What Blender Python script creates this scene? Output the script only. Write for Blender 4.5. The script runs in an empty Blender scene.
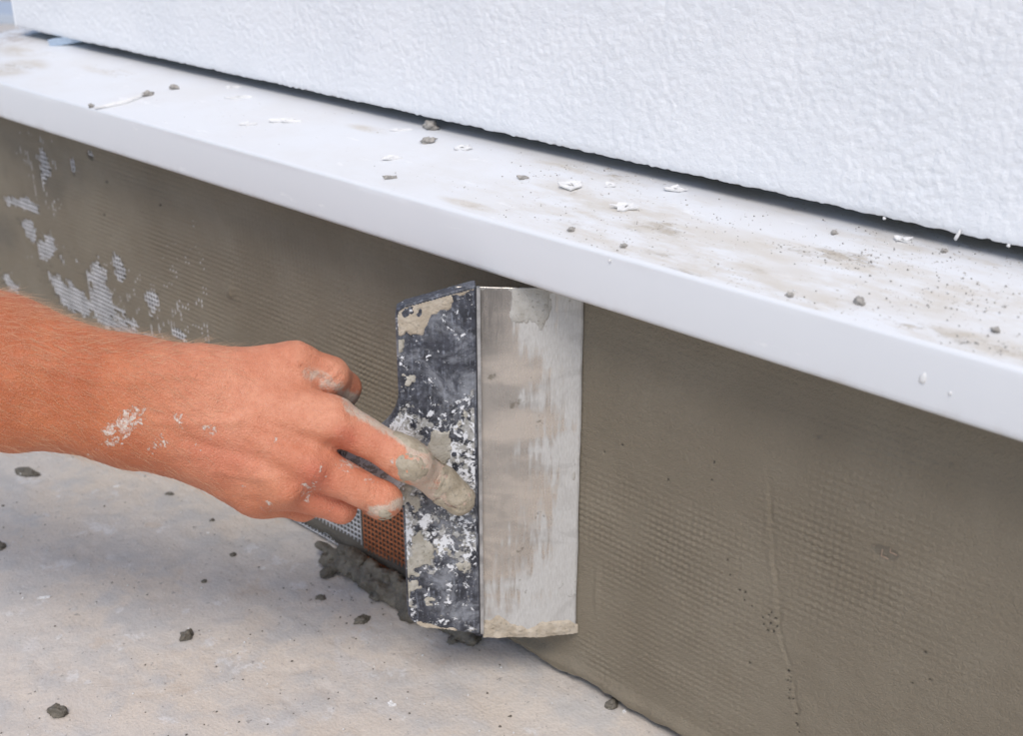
import bpy, math, random
import numpy as np
from mathutils import Vector, Matrix

rad = math.radians
sc = bpy.context.scene
COL = sc.collection

# ------------------------------------------------------------------ camera
PXW, PXH, FPX = 1023.0, 736.0, 1250.0
PITCH = math.atan(553.0 / FPX)
YAW = rad(46.9)
CAM = np.array([0.0, -0.57, 0.576])
FWD = np.array([-math.cos(YAW) * math.cos(PITCH), math.sin(YAW) * math.cos(PITCH), -math.sin(PITCH)])
RGT = np.cross(FWD, [0, 0, 1.0]); RGT /= np.linalg.norm(RGT)
UPV = np.cross(RGT, FWD)

cd = bpy.data.cameras.new('camera')
cd.sensor_width = 36.0
cd.lens = FPX / PXW * 36.0
cd.clip_start = 0.02
cd.clip_end = 400.0
cd.dof.use_dof = True
cd.dof.focus_distance = 0.80
cd.dof.aperture_fstop = 9.5
cam = bpy.data.objects.new('camera', cd)
COL.objects.link(cam)
cam.matrix_world = Matrix(((RGT[0], UPV[0], -FWD[0], CAM[0]),
                           (RGT[1], UPV[1], -FWD[1], CAM[1]),
                           (RGT[2], UPV[2], -FWD[2], CAM[2]), (0, 0, 0, 1)))
sc.camera = cam

# ------------------------------------------------------------------ sky, sun, exposure
SUN_EL = rad(56.0)
SUN_DIR = np.array([0.60, -0.80])           # where the sun stands, seen from above
SUN_DIR = SUN_DIR / np.linalg.norm(SUN_DIR)
world = bpy.data.worlds.new('World'); sc.world = world
world.use_nodes = True
wn = world.node_tree
bg = wn.nodes['Background']
sky = wn.nodes.new('ShaderNodeTexSky')
sky.sky_type = 'NISHITA'; sky.sun_disc = False
sky.sun_elevation = SUN_EL
sky.sun_rotation = math.atan2(SUN_DIR[0], SUN_DIR[1])
sky.air_density = 1.0; sky.dust_density = 1.8; sky.ozone_density = 1.0
wn.links.new(sky.outputs[0], bg.inputs[0])
bg.inputs[1].default_value = 0.15
sd = bpy.data.lights.new('sun', 'SUN')
sd.energy = 1.65; sd.angle = rad(24); sd.color = (1.0, 0.955, 0.905)
sun = bpy.data.objects.new('sun', sd); COL.objects.link(sun)
sv = Vector((SUN_DIR[0] * math.cos(SUN_EL), SUN_DIR[1] * math.cos(SUN_EL), math.sin(SUN_EL)))
sun.rotation_euler = sv.to_track_quat('Z', 'Y').to_euler()
sun.location = sv * 5

sc.render.engine = 'CYCLES'
sc.view_settings.view_transform = 'Standard'
sc.view_settings.look = 'None'
sc.view_settings.gamma = 1.0
sc.view_settings.exposure = -0.03
sc.view_settings.use_curve_mapping = False

# ------------------------------------------------------------------ helpers
def ray(px, py):
    return FWD * FPX + RGT * (px - PXW / 2) - UPV * (py - PXH / 2)
def at_depth(px, py, d):
    return CAM + ray(px, py) * (d / FPX)
def at_y(px, py, y=0.0):
    r = ray(px, py); return CAM + r * ((y - CAM[1]) / r[1])
def at_z(px, py, z=0.0):
    r = ray(px, py); return CAM + r * ((z - CAM[2]) / r[2])
def at_plane(px, py, n, p0):
    r = ray(px, py); n = np.asarray(n, float)
    return CAM + r * (((np.asarray(p0) - CAM) @ n) / (r @ n))

def _hash(ix, iy, iz, seed):
    h = (ix.astype(np.int64) * 374761393 + iy.astype(np.int64) * 668265263 + iz.astype(np.int64) * 2147483647 + seed * 974634777) & 0xffffffff
    h = ((h ^ (h >> 13)) * 1274126177) & 0xffffffff
    h = ((h ^ (h >> 16)) * 2246822519) & 0xffffffff
    return ((h ^ (h >> 15)) & 0xffff) / 32767.5 - 1.0
def vnoise(x, y, z=0.0, seed=0):
    x, y, z = np.broadcast_arrays(np.asarray(x, float), np.asarray(y, float), np.asarray(z, float))
    ix, iy, iz = np.floor(x), np.floor(y), np.floor(z)
    fx, fy, fz = x - ix, y - iy, z - iz
    fx = fx * fx * (3 - 2 * fx); fy = fy * fy * (3 - 2 * fy); fz = fz * fz * (3 - 2 * fz)
    o = 0
    for a in (0, 1):
        wa = fx if a else 1 - fx
        for b in (0, 1):
            wb = fy if b else 1 - fy
            for c in (0, 1):
                wc = fz if c else 1 - fz
                o = o + wa * wb * wc * _hash(ix + a, iy + b, iz + c, seed)
    return o
def fbm(x, y, z=0.0, seed=0, oct=4, gain=0.5):
    o = 0; amp = 1.0; n = 0
    for k in range(oct):
        s = 2.03 ** k
        o = o + amp * vnoise(np.asarray(x) * s + k * 7.3, np.asarray(y) * s + k * 3.1, np.asarray(z) * s, seed + k * 17)
        n += amp; amp *= gain
    return o / n
def sstep(a, b, x):
    t = np.clip((x - a) / (b - a), 0, 1); return t * t * (3 - 2 * t)

def link(name, me, parent=None, mat=None, smooth=True):
    if mat is not None: me.materials.append(mat)
    if smooth:
        me.polygons.foreach_set('use_smooth', np.ones(len(me.polygons), bool))
    me.update()
    o = bpy.data.objects.new(name, me); COL.objects.link(o)
    if parent is not None: o.parent = parent
    return o
def mesh_np(name, V, F):
    me = bpy.data.meshes.new(name)
    V = np.ascontiguousarray(V, np.float32)
    F = np.asarray(F)
    if F.ndim == 2:
        k = F.shape[1]
        me.vertices.add(len(V)); me.vertices.foreach_set('co', V.ravel())
        me.loops.add(F.size); me.loops.foreach_set('vertex_index', F.astype(np.int32).ravel())
        me.polygons.add(len(F)); me.polygons.foreach_set('loop_start', np.arange(0, F.size, k, dtype=np.int32))
        me.update(calc_edges=True); me.validate()
    else:
        me.from_pydata([tuple(map(float, v)) for v in V], [], [tuple(f) for f in F])
    return me
def attr(me, name, vals):
    a = me.attributes.new(name, 'FLOAT', 'POINT')
    a.data.foreach_set('value', np.ascontiguousarray(vals, np.float32))
def grid_faces(nu, nv):
    i = np.arange(nu * nv).reshape(nu, nv)
    return np.stack([i[:-1, :-1], i[1:, :-1], i[1:, 1:], i[:-1, 1:]], -1).reshape(-1, 4)
def tag(o, label, cat, group=None, kind=None):
    if label: o['label'] = label
    if cat: o['category'] = cat
    if group: o['group'] = group
    if kind: o['kind'] = kind
    return o
def empty(name, loc):
    o = bpy.data.objects.new(name, None); COL.objects.link(o); o.location = [float(c) for c in loc]
    o.empty_display_size = 0.02
    return o
def adopt(child, parent):
    child.parent = parent
    child.matrix_parent_inverse = Matrix.Translation(-Vector(parent.location))
    return child
class MB:
    def __init__(s): s.v = []; s.f = []
    def add(s, V, F):
        n = len(s.v); s.v += [tuple(map(float, p)) for p in V]; s.f += [tuple(int(i) + n for i in f) for f in F]
    def box(s, o, a, b, c):
        o, a, b, c = map(np.asarray, (o, a, b, c))
        V = [o, o + a, o + a + b, o + b, o + c, o + a + c, o + a + b + c, o + b + c]
        s.add(V, [(0, 3, 2, 1), (4, 5, 6, 7), (0, 1, 5, 4), (1, 2, 6, 5), (2, 3, 7, 6), (3, 0, 4, 7)])
    def build(s, name, mat, parent=None, smooth=False):
        me = bpy.data.meshes.new(name); me.from_pydata(s.v, [], s.f); 
        return link(name, me, parent, mat, smooth)
def fix_normals(o):
    import bmesh
    b = bmesh.new(); b.from_mesh(o.data); bmesh.ops.recalc_face_normals(b, faces=b.faces); b.to_mesh(o.data); b.free()

# naive surface nets: closed surface of an implicit field sampled on a regular grid
def surface_nets(field, org, h):
    inside = field < 0
    n = np.array(field.shape)
    cnt = np.zeros(n - 1, int); acc = np.zeros(tuple(n - 1) + (3,), np.float32)
    num = np.zeros(n - 1, np.float32)
    offs = [(a, b, c) for a in (0, 1) for b in (0, 1) for c in (0, 1)]
    def sub(A, o): return A[o[0]:A.shape[0] - 1 + o[0], o[1]:A.shape[1] - 1 + o[1], o[2]:A.shape[2] - 1 + o[2]]
    s = sum(sub(inside, o).astype(np.int8) for o in offs)
    act = np.argwhere((s > 0) & (s < 8))
    idx = -np.ones(n - 1, np.int64); idx[tuple(act.T)] = np.arange(len(act))
    vals = {o: field[act[:, 0] + o[0], act[:, 1] + o[1], act[:, 2] + o[2]] for o in offs}
    P = np.zeros((len(act), 3)); N = np.zeros(len(act))
    for o in offs:
        for ax in range(3):
            if o[ax] == 0:
                q = list(o); q[ax] = 1; q = tuple(q)
                a, b = vals[o], vals[q]
                m = (a < 0) != (b < 0)
                t = np.where(m, a / np.where(m, a - b, 1), 0)
                pt = np.repeat(np.array(o, float)[None], len(act), 0); pt[:, ax] = t
                P[m] += pt[m]; N[m] += 1
    V = (act + P / N[:, None]) * h + np.asarray(org)
    Fs = []
    for ax in range(3):
        sl0 = [slice(1, -1)] * 3; sl1 = [slice(1, -1)] * 3
        sl0[ax] = slice(0, -1); sl1[ax] = slice(1, None)
        a = inside[tuple(sl0)]; b = inside[tuple(sl1)]
        e = np.argwhere(a != b)
        if len(e) == 0: continue
        flip = a[tuple(e.T)]
        base = e.copy()
        for k in range(3):
            if k != ax: base[:, k] += 1
        u, v = [(1, 2), (2, 0), (0, 1)][ax]
        def cell(du, dv):
            c = base.copy(); c[:, u] -= du; c[:, v] -= dv
            return idx[tuple(c.T)]
        q = np.stack([cell(1, 1), cell(0, 1), cell(0, 0), cell(1, 0)], -1)
        q[~flip] = q[~flip][:, ::-1]
        Fs.append(q)
    return V, np.concatenate(Fs)
def cone(P, a, b, ra, rb):
    a = np.asarray(a, np.float32); b = np.asarray(b, np.float32); ba = b - a
    h = np.clip(((P - a) @ ba) / max(float(ba @ ba), 1e-12), 0, 1)
    d = P - a - h[..., None] * ba
    return np.sqrt((d * d).sum(-1)) - (ra + (rb - ra) * h)
def smin(a, b, k):
    h = np.clip(0.5 + 0.5 * (b - a) / k, 0, 1)
    return b + (a - b) * h - k * h * (1 - h)

# ------------------------------------------------------------------ material helper
class Mat:
    def __init__(s, name):
        s.m = bpy.data.materials.new(name); s.m.use_nodes = True
        s.t = s.m.node_tree; s.p = s.t.nodes['Principled BSDF']; s.out = s.t.nodes['Material Output']
        s.tc = s.t.nodes.new('ShaderNodeTexCoord').outputs['Object']
    def n(s, typ, **kw):
        x = s.t.nodes.new(typ)
        for k, v in kw.items():
            if k in x.inputs.keys(): s.set(x.inputs[k], v)
            else: setattr(x, k, v)
        return x
    def set(s, sock, v):
        if isinstance(v, bpy.types.NodeSocket): s.t.links.new(v, sock)
        else: sock.default_value = v
    def inp(s, key, v): s.set(s.p.inputs[key], v)
    def noise(s, scale, detail=4, rough=0.55, vec=None, dist=0.0):
        x = s.n('ShaderNodeTexNoise'); s.set(x.inputs['Vector'], vec if vec is not None else s.tc)
        x.inputs['Scale'].default_value = scale; x.inputs['Detail'].default_value = detail
        x.inputs['Roughness'].default_value = rough; x.inputs['Distortion'].default_value = dist
        return x.outputs[0]
    def voro(s, scale, feature='F1', vec=None):
        x = s.n('ShaderNodeTexVoronoi'); x.feature = feature; s.set(x.inputs['Vector'], vec if vec is not None else s.tc)
        x.inputs['Scale'].default_value = scale; return x.outputs['Distance']
    def mapping(s, scale=(1, 1, 1), rot=(0, 0, 0)):
        x = s.n('ShaderNodeMapping'); s.set(x.inputs['Vector'], s.tc)
        x.inputs['Scale'].default_value = scale; x.inputs['Rotation'].default_value = rot; return x.outputs[0]
    def ramp(s, v, a, b, lo=0.0, hi=1.0):
        x = s.n('ShaderNodeMapRange'); x.interpolation_type = 'SMOOTHSTEP'
        s.set(x.inputs['Value'], v); s.set(x.inputs['From Min'], a); s.set(x.inputs['From Max'], b)
        x.inputs['To Min'].default_value = lo; x.inputs['To Max'].default_value = hi
        return x.outputs[0]
    def math(s, op, a, b=0.0, c=None):
        x = s.n('ShaderNodeMath'); x.operation = op; s.set(x.inputs[0], a); s.set(x.inputs[1], b)
        if c is not None: s.set(x.inputs[2], c)
        return x.outputs[0]
    def mix(s, fac, a, b):
        x = s.n('ShaderNodeMix'); x.data_type = 'RGBA'
        s.set(x.inputs[0], fac)
        for k, v in ((6, a), (7, b)):
            s.set(x.inputs[k], (*v, 1.0) if isinstance(v, tuple) and len(v) == 3 else v)
        return x.outputs[2]
    def attr(s, name):
        x = s.n('ShaderNodeAttribute'); x.attribute_name = name; return x.outputs['Fac']
    def bump(s, height, dist=0.001, strength=1.0, normal=None):
        x = s.n('ShaderNodeBump'); s.set(x.inputs['Height'], height); x.inputs['Distance'].default_value = dist
        x.inputs['Strength'].default_value = strength
        if normal is not None: s.set(x.inputs['Normal'], normal)
        return x.outputs[0]

# ---- materials
def mat_ground():
    m = Mat('concrete_slab')
    big = m.noise(7, 4, 0.55); mid = m.noise(26, 5, 0.6); fine = m.noise(420, 3, 0.6)
    c = m.mix(m.ramp(big, 0.36, 0.62), (0.66, 0.605, 0.545), (0.71, 0.625, 0.53))
    c = m.mix(m.ramp(mid, 0.42, 0.68), c, (0.57, 0.545, 0.515))
    st = m.noise(13, 6, 0.65, m.mapping((1, 1.7, 1), (0, 0, 0.7)))
    c = m.mix(m.ramp(st, 0.585, 0.66, 0, 0.6), c, (0.68, 0.65, 0.62))
    c = m.mix(m.ramp(m.noise(30, 7, 0.7), 0.585, 0.64, 0, 0.65), c, (0.77, 0.75, 0.73))
    c = m.mix(m.ramp(m.noise(21, 7, 0.7, m.mapping((1, 1, 1), (0, 0, 1.1))), 0.60, 0.66, 0, 0.5), c, (0.64, 0.53, 0.42))
    c = m.mix(m.ramp(m.noise(9, 5, 0.6, m.mapping((1.3, 1, 1), (0, 0, 2.0))), 0.56, 0.70, 0, 0.35), c, (0.50, 0.48, 0.455))
    c = m.mix(m.math('MULTIPLY', m.ramp(m.noise(190, 3, 0.6), 0.66, 0.70), 0.6), c, (0.22, 0.20, 0.18))
    c = m.mix(m.ramp(fine, 0.35, 0.7, 0.0, 0.30), c, (0.46, 0.435, 0.40))
    m.inp('Base Color', c); m.inp('Roughness', m.ramp(mid, 0.3, 0.7, 0.55, 0.8))
    h = m.math('ADD', m.math('MULTIPLY', mid, 1.4), m.math('MULTIPLY', fine, 0.25))
    m.inp('Normal', m.bump(h, 0.0026, 0.8))
    return m.m
def mat_plaster():
    m = Mat('grey_render')
    big = m.noise(8, 4, 0.55); mid = m.noise(50, 4, 0.6); fine = m.noise(900, 3, 0.65)
    c = m.mix(m.ramp(big, 0.35, 0.65), (0.225, 0.186, 0.130), (0.275, 0.232, 0.167))
    c = m.mix(m.ramp(mid, 0.40, 0.70, 0, 0.55), c, (0.240, 0.197, 0.138))
    c = m.mix(m.ramp(fine, 0.30, 0.70, 0.25, 0.0), c, (0.12, 0.108, 0.088))
    c = m.mix(m.attr('wet'), c, (0.085, 0.080, 0.070))
    c = m.mix(m.attr('pit'), c, (0.02, 0.018, 0.016))
    m.inp('Base Color', c)
    m.inp('Roughness', m.ramp(m.noise(30, 4), 0.3, 0.7, 0.55, 0.75))
    m.inp('Normal', m.bump(m.math('ADD', fine, m.math('MULTIPLY', m.noise(260, 3), 0.8)), 0.0013, 0.9))
    return m.m
def mat_wet_mortar():
    m = Mat('wet_mortar')
    c = m.mix(m.ramp(m.noise(70, 4), 0.35, 0.65), (0.115, 0.102, 0.080), (0.19, 0.168, 0.130))
    c = m.mix(m.ramp(m.noise(600, 2), 0.62, 0.70, 0, 0.5), c, (0.32, 0.30, 0.27))
    m.inp('Base Color', c); m.inp('Roughness', m.ramp(m.noise(120, 3), 0.35, 0.65, 0.35, 0.65))
    m.inp('Normal', m.bump(m.noise(500, 4, 0.6), 0.0016, 0.8))
    return m.m
def mat_dry_mortar(name='dry_mortar', a=(0.42, 0.385, 0.315), b=(0.54, 0.505, 0.435)):
    m = Mat(name)
    c = m.mix(m.ramp(m.noise(120, 4), 0.35, 0.65), a, b)
    c = m.mix(m.ramp(m.noise(420, 3), 0.56, 0.72, 0, 0.6), c, (0.20, 0.185, 0.15))
    m.inp('Base Color', c); m.inp('Roughness', 0.9)
    m.inp('Normal', m.bump(m.noise(700, 4, 0.65), 0.0011, 0.8))
    return m.m
def mat_ledge():
    m = Mat('white_coated_ledge')
    d = m.attr('dust')
    n1 = m.noise(55, 6, 0.68, m.mapping((0.55, 1.3, 1))); n2 = m.noise(330, 3, 0.6); n3 = m.noise(15, 4, 0.6)
    film = m.math('MULTIPLY', m.ramp(n3, 0.35, 0.70), m.attr('top'))
    c = m.mix(m.math('MULTIPLY', film, 0.5), (0.76, 0.77, 0.785), (0.71, 0.695, 0.675))
    th = m.math('SUBTRACT', 0.79, m.math('MULTIPLY', d, 0.46))
    k = m.ramp(n1, th, m.math('ADD', th, 0.16))
    c = m.mix(m.math('MULTIPLY', k, 0.85), c, (0.43, 0.37, 0.29))
    k2 = m.math('MULTIPLY', m.ramp(n2, m.math('SUBTRACT', 0.74, m.math('MULTIPLY', d, 0.22)), m.math('SUBTRACT', 0.78, m.math('MULTIPLY', d, 0.22))), m.attr('top'))
    c = m.mix(m.math('MULTIPLY', k2, 0.75), c, (0.33, 0.285, 0.23))
    c = m.mix(m.math('MULTIPLY', m.ramp(m.noise(90, 5, 0.7, m.mapping((0.3, 1, 1))), 0.62, 0.70), 0.7), c, (0.86, 0.86, 0.86))
    br = m.math('MULTIPLY', m.ramp(m.noise(20, 7, 0.68, m.mapping((0.5, 1.5, 1))), 0.40, 0.62), m.ramp(d, 0.12, 0.5))
    c = m.mix(m.math('MULTIPLY', br, 0.85), c, (0.60, 0.55, 0.475))
    # rusty-brown grime along the drip edge
    c = m.mix(m.math('MULTIPLY', m.attr('grime'), m.ramp(m.noise(60, 5, 0.7), 0.45, 0.68)), c, (0.36, 0.26, 0.18))
    m.inp('Base Color', c)
    m.inp('Roughness', m.math('MULTIPLY_ADD', m.attr('top'), 0.25, m.ramp(n3, 0.3, 0.7, 0.33, 0.42)))
    m.inp('Normal', m.bump(m.math('ADD', m.math('MULTIPLY', k, 1.0), m.math('MULTIPLY', n2, m.math('MULTIPLY', d, 0.6))), 0.0007, 0.7))
    return m.m
def mat_stucco():
    m = Mat('white_stucco')
    c = m.mix(m.ramp(m.noise(22, 4), 0.35, 0.7), (0.85, 0.86, 0.875), (0.81, 0.825, 0.845))
    c = m.mix(m.math('MULTIPLY', m.ramp(m.noise(210, 2, 0.5), 0.76, 0.80), 0.5), c, (0.45, 0.42, 0.39))
    m.inp('Base Color', c); m.inp('Roughness', 0.6)
    m.inp('Normal', m.bump(m.math('ADD', m.noise(420, 3, 0.55), m.math('MULTIPLY', m.noise(1300, 2), 0.25)), 0.0009, 0.7))
    return m.m
def mat_plain(name, col, rough=0.7, var=0.15, scale=200, bump=0.0004, metal=0.0):
    m = Mat(name)
    n = m.noise(scale, 4)
    c = m.mix(m.ramp(n, 0.35, 0.68), col, tuple(x * (1 - var) for x in col))
    m.inp('Base Color', c); m.inp('Roughness', rough); m.inp('Metallic', metal)
    m.inp('Normal', m.bump(n, bump, 0.6))
    return m.m
def mat_holder():
    m = Mat('worn_black_holder')
    a1 = m.noise(62, 7, 0.72); a2 = m.noise(150, 5, 0.72); a3 = m.noise(420, 3, 0.6)
    sc_ = m.noise(130, 4, 0.7, m.mapping((3.5, 3.5, 0.35)))
    c = m.mix(m.ramp(a2, 0.35, 0.65), (0.022, 0.024, 0.032), (0.062, 0.066, 0.084))
    c = m.mix(m.ramp(m.math('ADD', m.math('MULTIPLY', sc_, 0.6), m.math('MULTIPLY', a3, 0.45)), 0.52, 0.70, 0, 0.75), c, (0.26, 0.28, 0.33))
    c = m.mix(m.ramp(m.noise(34, 9, 0.72, None, 0.5), 0.46, 0.66, 0, 0.55), c, (0.44, 0.455, 0.49))
    ed = m.attr('splash')
    t1 = m.math('ADD', m.math('MULTIPLY', a1, 0.62), m.math('MULTIPLY', a2, 0.38))
    th = m.math('SUBTRACT', 0.655, m.math('MULTIPLY', ed, 0.20))
    k1 = m.ramp(t1, th, m.math('ADD', th, 0.03))
    c = m.mix(m.math('MULTIPLY', k1, 0.92), c, m.mix(m.ramp(a3, 0.4, 0.62), (0.40, 0.385, 0.35), (0.52, 0.51, 0.49)))
    w = m.math('ADD', m.math('MULTIPLY', m.noise(105, 6, 0.75, None, 0.6), 0.75), m.math('MULTIPLY', a3, 0.25))
    th2 = m.math('SUBTRACT', 0.592, m.math('MULTIPLY', ed, 0.10))
    k2 = m.ramp(w, th2, m.math('ADD', th2, 0.03))
    c = m.mix(m.math('MULTIPLY', k2, 0.95), c, (0.82, 0.825, 0.84))
    m.inp('Base Color', c)
    km = m.math('MAXIMUM', k1, k2)
    m.inp('Roughness', m.math('MULTIPLY_ADD', km, 0.4, 0.42))
    m.inp('Normal', m.bump(m.math('ADD', m.math('MULTIPLY', km, 0.8), m.math('MULTIPLY', a3, 0.3)), 0.0012, 0.8))
    return m.m
def mat_blade():
    m = Mat('plaster_filmed_steel')
    v = m.mapping((5, 5, 0.55)); h = m.mapping((0.6, 0.6, 2.2))
    s1 = m.noise(60, 5, 0.6, v); s2 = m.noise(400, 4, 0.6, v); b = m.noise(18, 5, 0.6, h, 0.4)
    film = m.attr('film')
    t = m.math('ADD', m.math('MULTIPLY', s1, 0.55), m.math('MULTIPLY', b, 0.45))
    th = m.math('SUBTRACT', 0.74, m.math('MULTIPLY', film, 0.40))
    k = m.ramp(t, th, m.math('ADD', th, 0.14))
    steel = m.mix(m.ramp(b, 0.35, 0.65), (0.66, 0.60, 0.535), (0.46, 0.43, 0.395))
    steel = m.mix(m.math('MULTIPLY', m.attr('bare'), m.ramp(s1, .35, .6, .6, 1.0)), steel, (0.25, 0.235, 0.22))  # dark reflection painted into the colour of the clear steel
    dry = m.mix(m.ramp(s2, 0.35, 0.68), (0.60, 0.585, 0.56), (0.50, 0.48, 0.45))
    c = m.mix(k, steel, dry)
    dg = m.ramp(m.noise(26, 5, 0.6, m.mapping((1, 1, 1.6), (0.5, 0.4, 0)), 1.2), 0.50, 0.64)
    c = m.mix(m.math('MULTIPLY', dg, 0.30), c, (0.34, 0.32, 0.30))
    bl = m.ramp(m.noise(75, 4, 0.6), 0.66, 0.72)
    c = m.mix(m.math('MULTIPLY', bl, 0.7), c, (0.22, 0.20, 0.16))
    m.inp('Base Color', c)
    m.inp('Metallic', m.math('MULTIPLY_ADD', k, -0.75, 0.8))
    m.inp('Roughness', m.math('MULTIPLY_ADD', k, 0.35, m.ramp(s1, 0.3, 0.7, 0.22, 0.38)))
    m.inp('Normal', m.bump(m.math('ADD', m.math('MULTIPLY', k, 0.5), m.math('MULTIPLY', s2, 0.25)), 0.0006, 0.6))
    return m.m
def mat_skin():
    m = Mat('skin')
    big = m.noise(28, 4, 0.55); fine = m.noise(260, 4, 0.6); pore = m.voro(620)
    tan = m.attr('tan')
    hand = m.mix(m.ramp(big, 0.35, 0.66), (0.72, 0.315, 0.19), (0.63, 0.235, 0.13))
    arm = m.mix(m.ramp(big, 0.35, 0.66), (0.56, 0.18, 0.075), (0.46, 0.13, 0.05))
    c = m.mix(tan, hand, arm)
    c = m.mix(m.math('MULTIPLY', m.attr('red'), 0.75), c, (0.56, 0.145, 0.085))
    c = m.mix(m.ramp(m.noise(170, 6, 0.72), 0.42, 0.66, 0, 0.34), c, (0.52, 0.17, 0.09))
    c = m.mix(m.ramp(m.noise(900, 2), 0.55, 0.75, 0, 0.22), c, (0.80, 0.52, 0.40))
    # pale dried plaster: thin dust film and small white specks
    d = m.attr('dusty')
    n1 = m.noise(150, 7, 0.75); n2 = m.math('ADD', m.math('MULTIPLY', m.noise(330, 4, 0.65), .45), m.math('MULTIPLY', m.noise(140, 6, 0.7, None, 1.2), .55))
    k = m.math('MULTIPLY', m.ramp(n1, m.math('SUBTRACT', 0.80, m.math('MULTIPLY', d, 0.55)), m.math('SUBTRACT', 1.05, m.math('MULTIPLY', d, 0.55))), 0.72)
    k = m.math('MULTIPLY', k, m.ramp(d, 0.3, 0.95, 0.7, 1.3))
    c = m.mix(k, c, (0.60, 0.485, 0.385))
    sp = m.attr('speck')
    k2 = m.ramp(n2, m.math('SUBTRACT', 0.80, m.math('MULTIPLY', sp, 0.27)), m.math('SUBTRACT', 0.83, m.math('MULTIPLY', sp, 0.27)))
    c = m.mix(m.math('MULTIPLY', k2, m.ramp(m.noise(500, 3), .35, .6, .35, .95)), c, (0.72, 0.64, 0.56))
    m.inp('Base Color', c)
    m.inp('Roughness', m.math('MULTIPLY_ADD', m.math('MAXIMUM', k, k2), 0.3, 0.52))
    m.inp('Subsurface Weight', 0.12)
    m.inp('Subsurface Radius', (0.0042, 0.0016, 0.0008))
    m.p.inputs['Subsurface Scale'].default_value = 1.0
    m.inp('Specular IOR Level', 0.38)
    wr = m.math('ADD', m.math('MULTIPLY', m.voro(520, 'DISTANCE_TO_EDGE', m.mapping((1.4, 1.4, .9))), 1.0), m.math('MULTIPLY', m.noise(300, 4, 0.6), .6))
    h = m.math('ADD', m.math('MULTIPLY', pore, -0.45), m.math('ADD', m.math('MULTIPLY', wr, 1.3), m.math('ADD', m.math('MULTIPLY', fine, 0.5), m.math('MULTIPLY', k2, 0.5))))
    m.inp('Normal', m.bump(h, 0.00075, 0.7))
    return m.m

M_GROUND = mat_ground(); M_PLASTER = mat_plaster(); M_WET = mat_wet_mortar(); M_DRY = mat_dry_mortar()
M_LEDGE = mat_ledge(); M_STUCCO = mat_stucco(); M_HOLDER = mat_holder(); M_BLADE = mat_blade(); M_SKIN = mat_skin()
M_CRUST = mat_dry_mortar('pale_crust', (0.47, 0.395, 0.30), (0.58, 0.505, 0.405))
M_FILM = mat_dry_mortar('dry_film', (0.46, 0.435, 0.39), (0.55, 0.53, 0.49))
M_MESHW = mat_plain('white_glass_mesh', (0.80, 0.80, 0.82), 0.6, .3, 60)
M_MESHO = mat_plain('orange_glass_mesh', (0.56, 0.20, 0.09), 0.6, 0.3)
M_FLAKE = mat_plain('white_flake', (0.82, 0.81, 0.79), 0.8, 0.1, 300, 0.0008)
M_CHIP = mat_plain('grey_chip', (0.46, 0.43, 0.39), 0.9, 0.45, 300, 0.0012)
M_SLOT_SHADE = mat_plain('slot_shade_grey', (0.34, 0.345, 0.355), 0.9, 0.3)  # grey that paints the shade inside the slot under the stucco
M_BLACK = mat_plain('black_handle', (0.03, 0.03, 0.036), 0.5, 0.3)
M_BLUE = mat_plain('blue_plastic', (0.58, 0.70, 0.84), 0.4)
M_BOARD = mat_plain('pale_blue_board', (0.52, 0.58, 0.66), 0.7)
M_SAND = mat_plain('sand_board', (0.50, 0.45, 0.38), 0.8)
M_HAIR = mat_plain('arm_hair', (0.78, 0.52, 0.32), 0.4)

# ------------------------------------------------------------------ ground
def cat_axis(parts): 
    return np.unique(np.concatenate(parts).round(5))
def growth(a, s, far, g=1.35):
    out = []; x = a
    while abs(x) < far:
        x += s; s *= g; out.append(x)
    return np.array(out)
gx = cat_axis([growth(-1.45, -0.01, 60), np.arange(-1.45, 0.0, 0.0035), growth(0.0, 0.01, 60)])
gy = cat_axis([growth(-0.42, -0.01, 60), np.arange(-0.42, 0.03, 0.0035), growth(0.03, 0.01, 60)])
X, Y = np.meshgrid(gx, gy, indexing='ij')
near = np.exp(-((X + 0.7) / 1.6) ** 2 - (Y / 1.2) ** 2)
Z = near * (0.0022 * fbm(X * 9, Y * 9, seed=3) + 0.0010 * fbm(X * 38, Y * 38, seed=5) - 0.0008 * np.clip(fbm(X * 70, Y * 70, seed=8, oct=3) - 0.25, 0, 1) * 3)
gme = mesh_np('ground', np.stack([X, Y, Z], -1).reshape(-1, 3), grid_faces(len(gx), len(gy)))
ground = link('ground', gme, None, M_GROUND)
ground['kind'] = 'structure'
def ground_z(x, y):
    x = np.asarray(x, float); y = np.asarray(y, float)
    nr = np.exp(-((x + 0.7) / 1.6) ** 2 - (y / 1.2) ** 2)
    return nr * (0.0022 * fbm(x * 9, y * 9, seed=3) + 0.0010 * fbm(x * 38, y * 38, seed=5))

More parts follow.
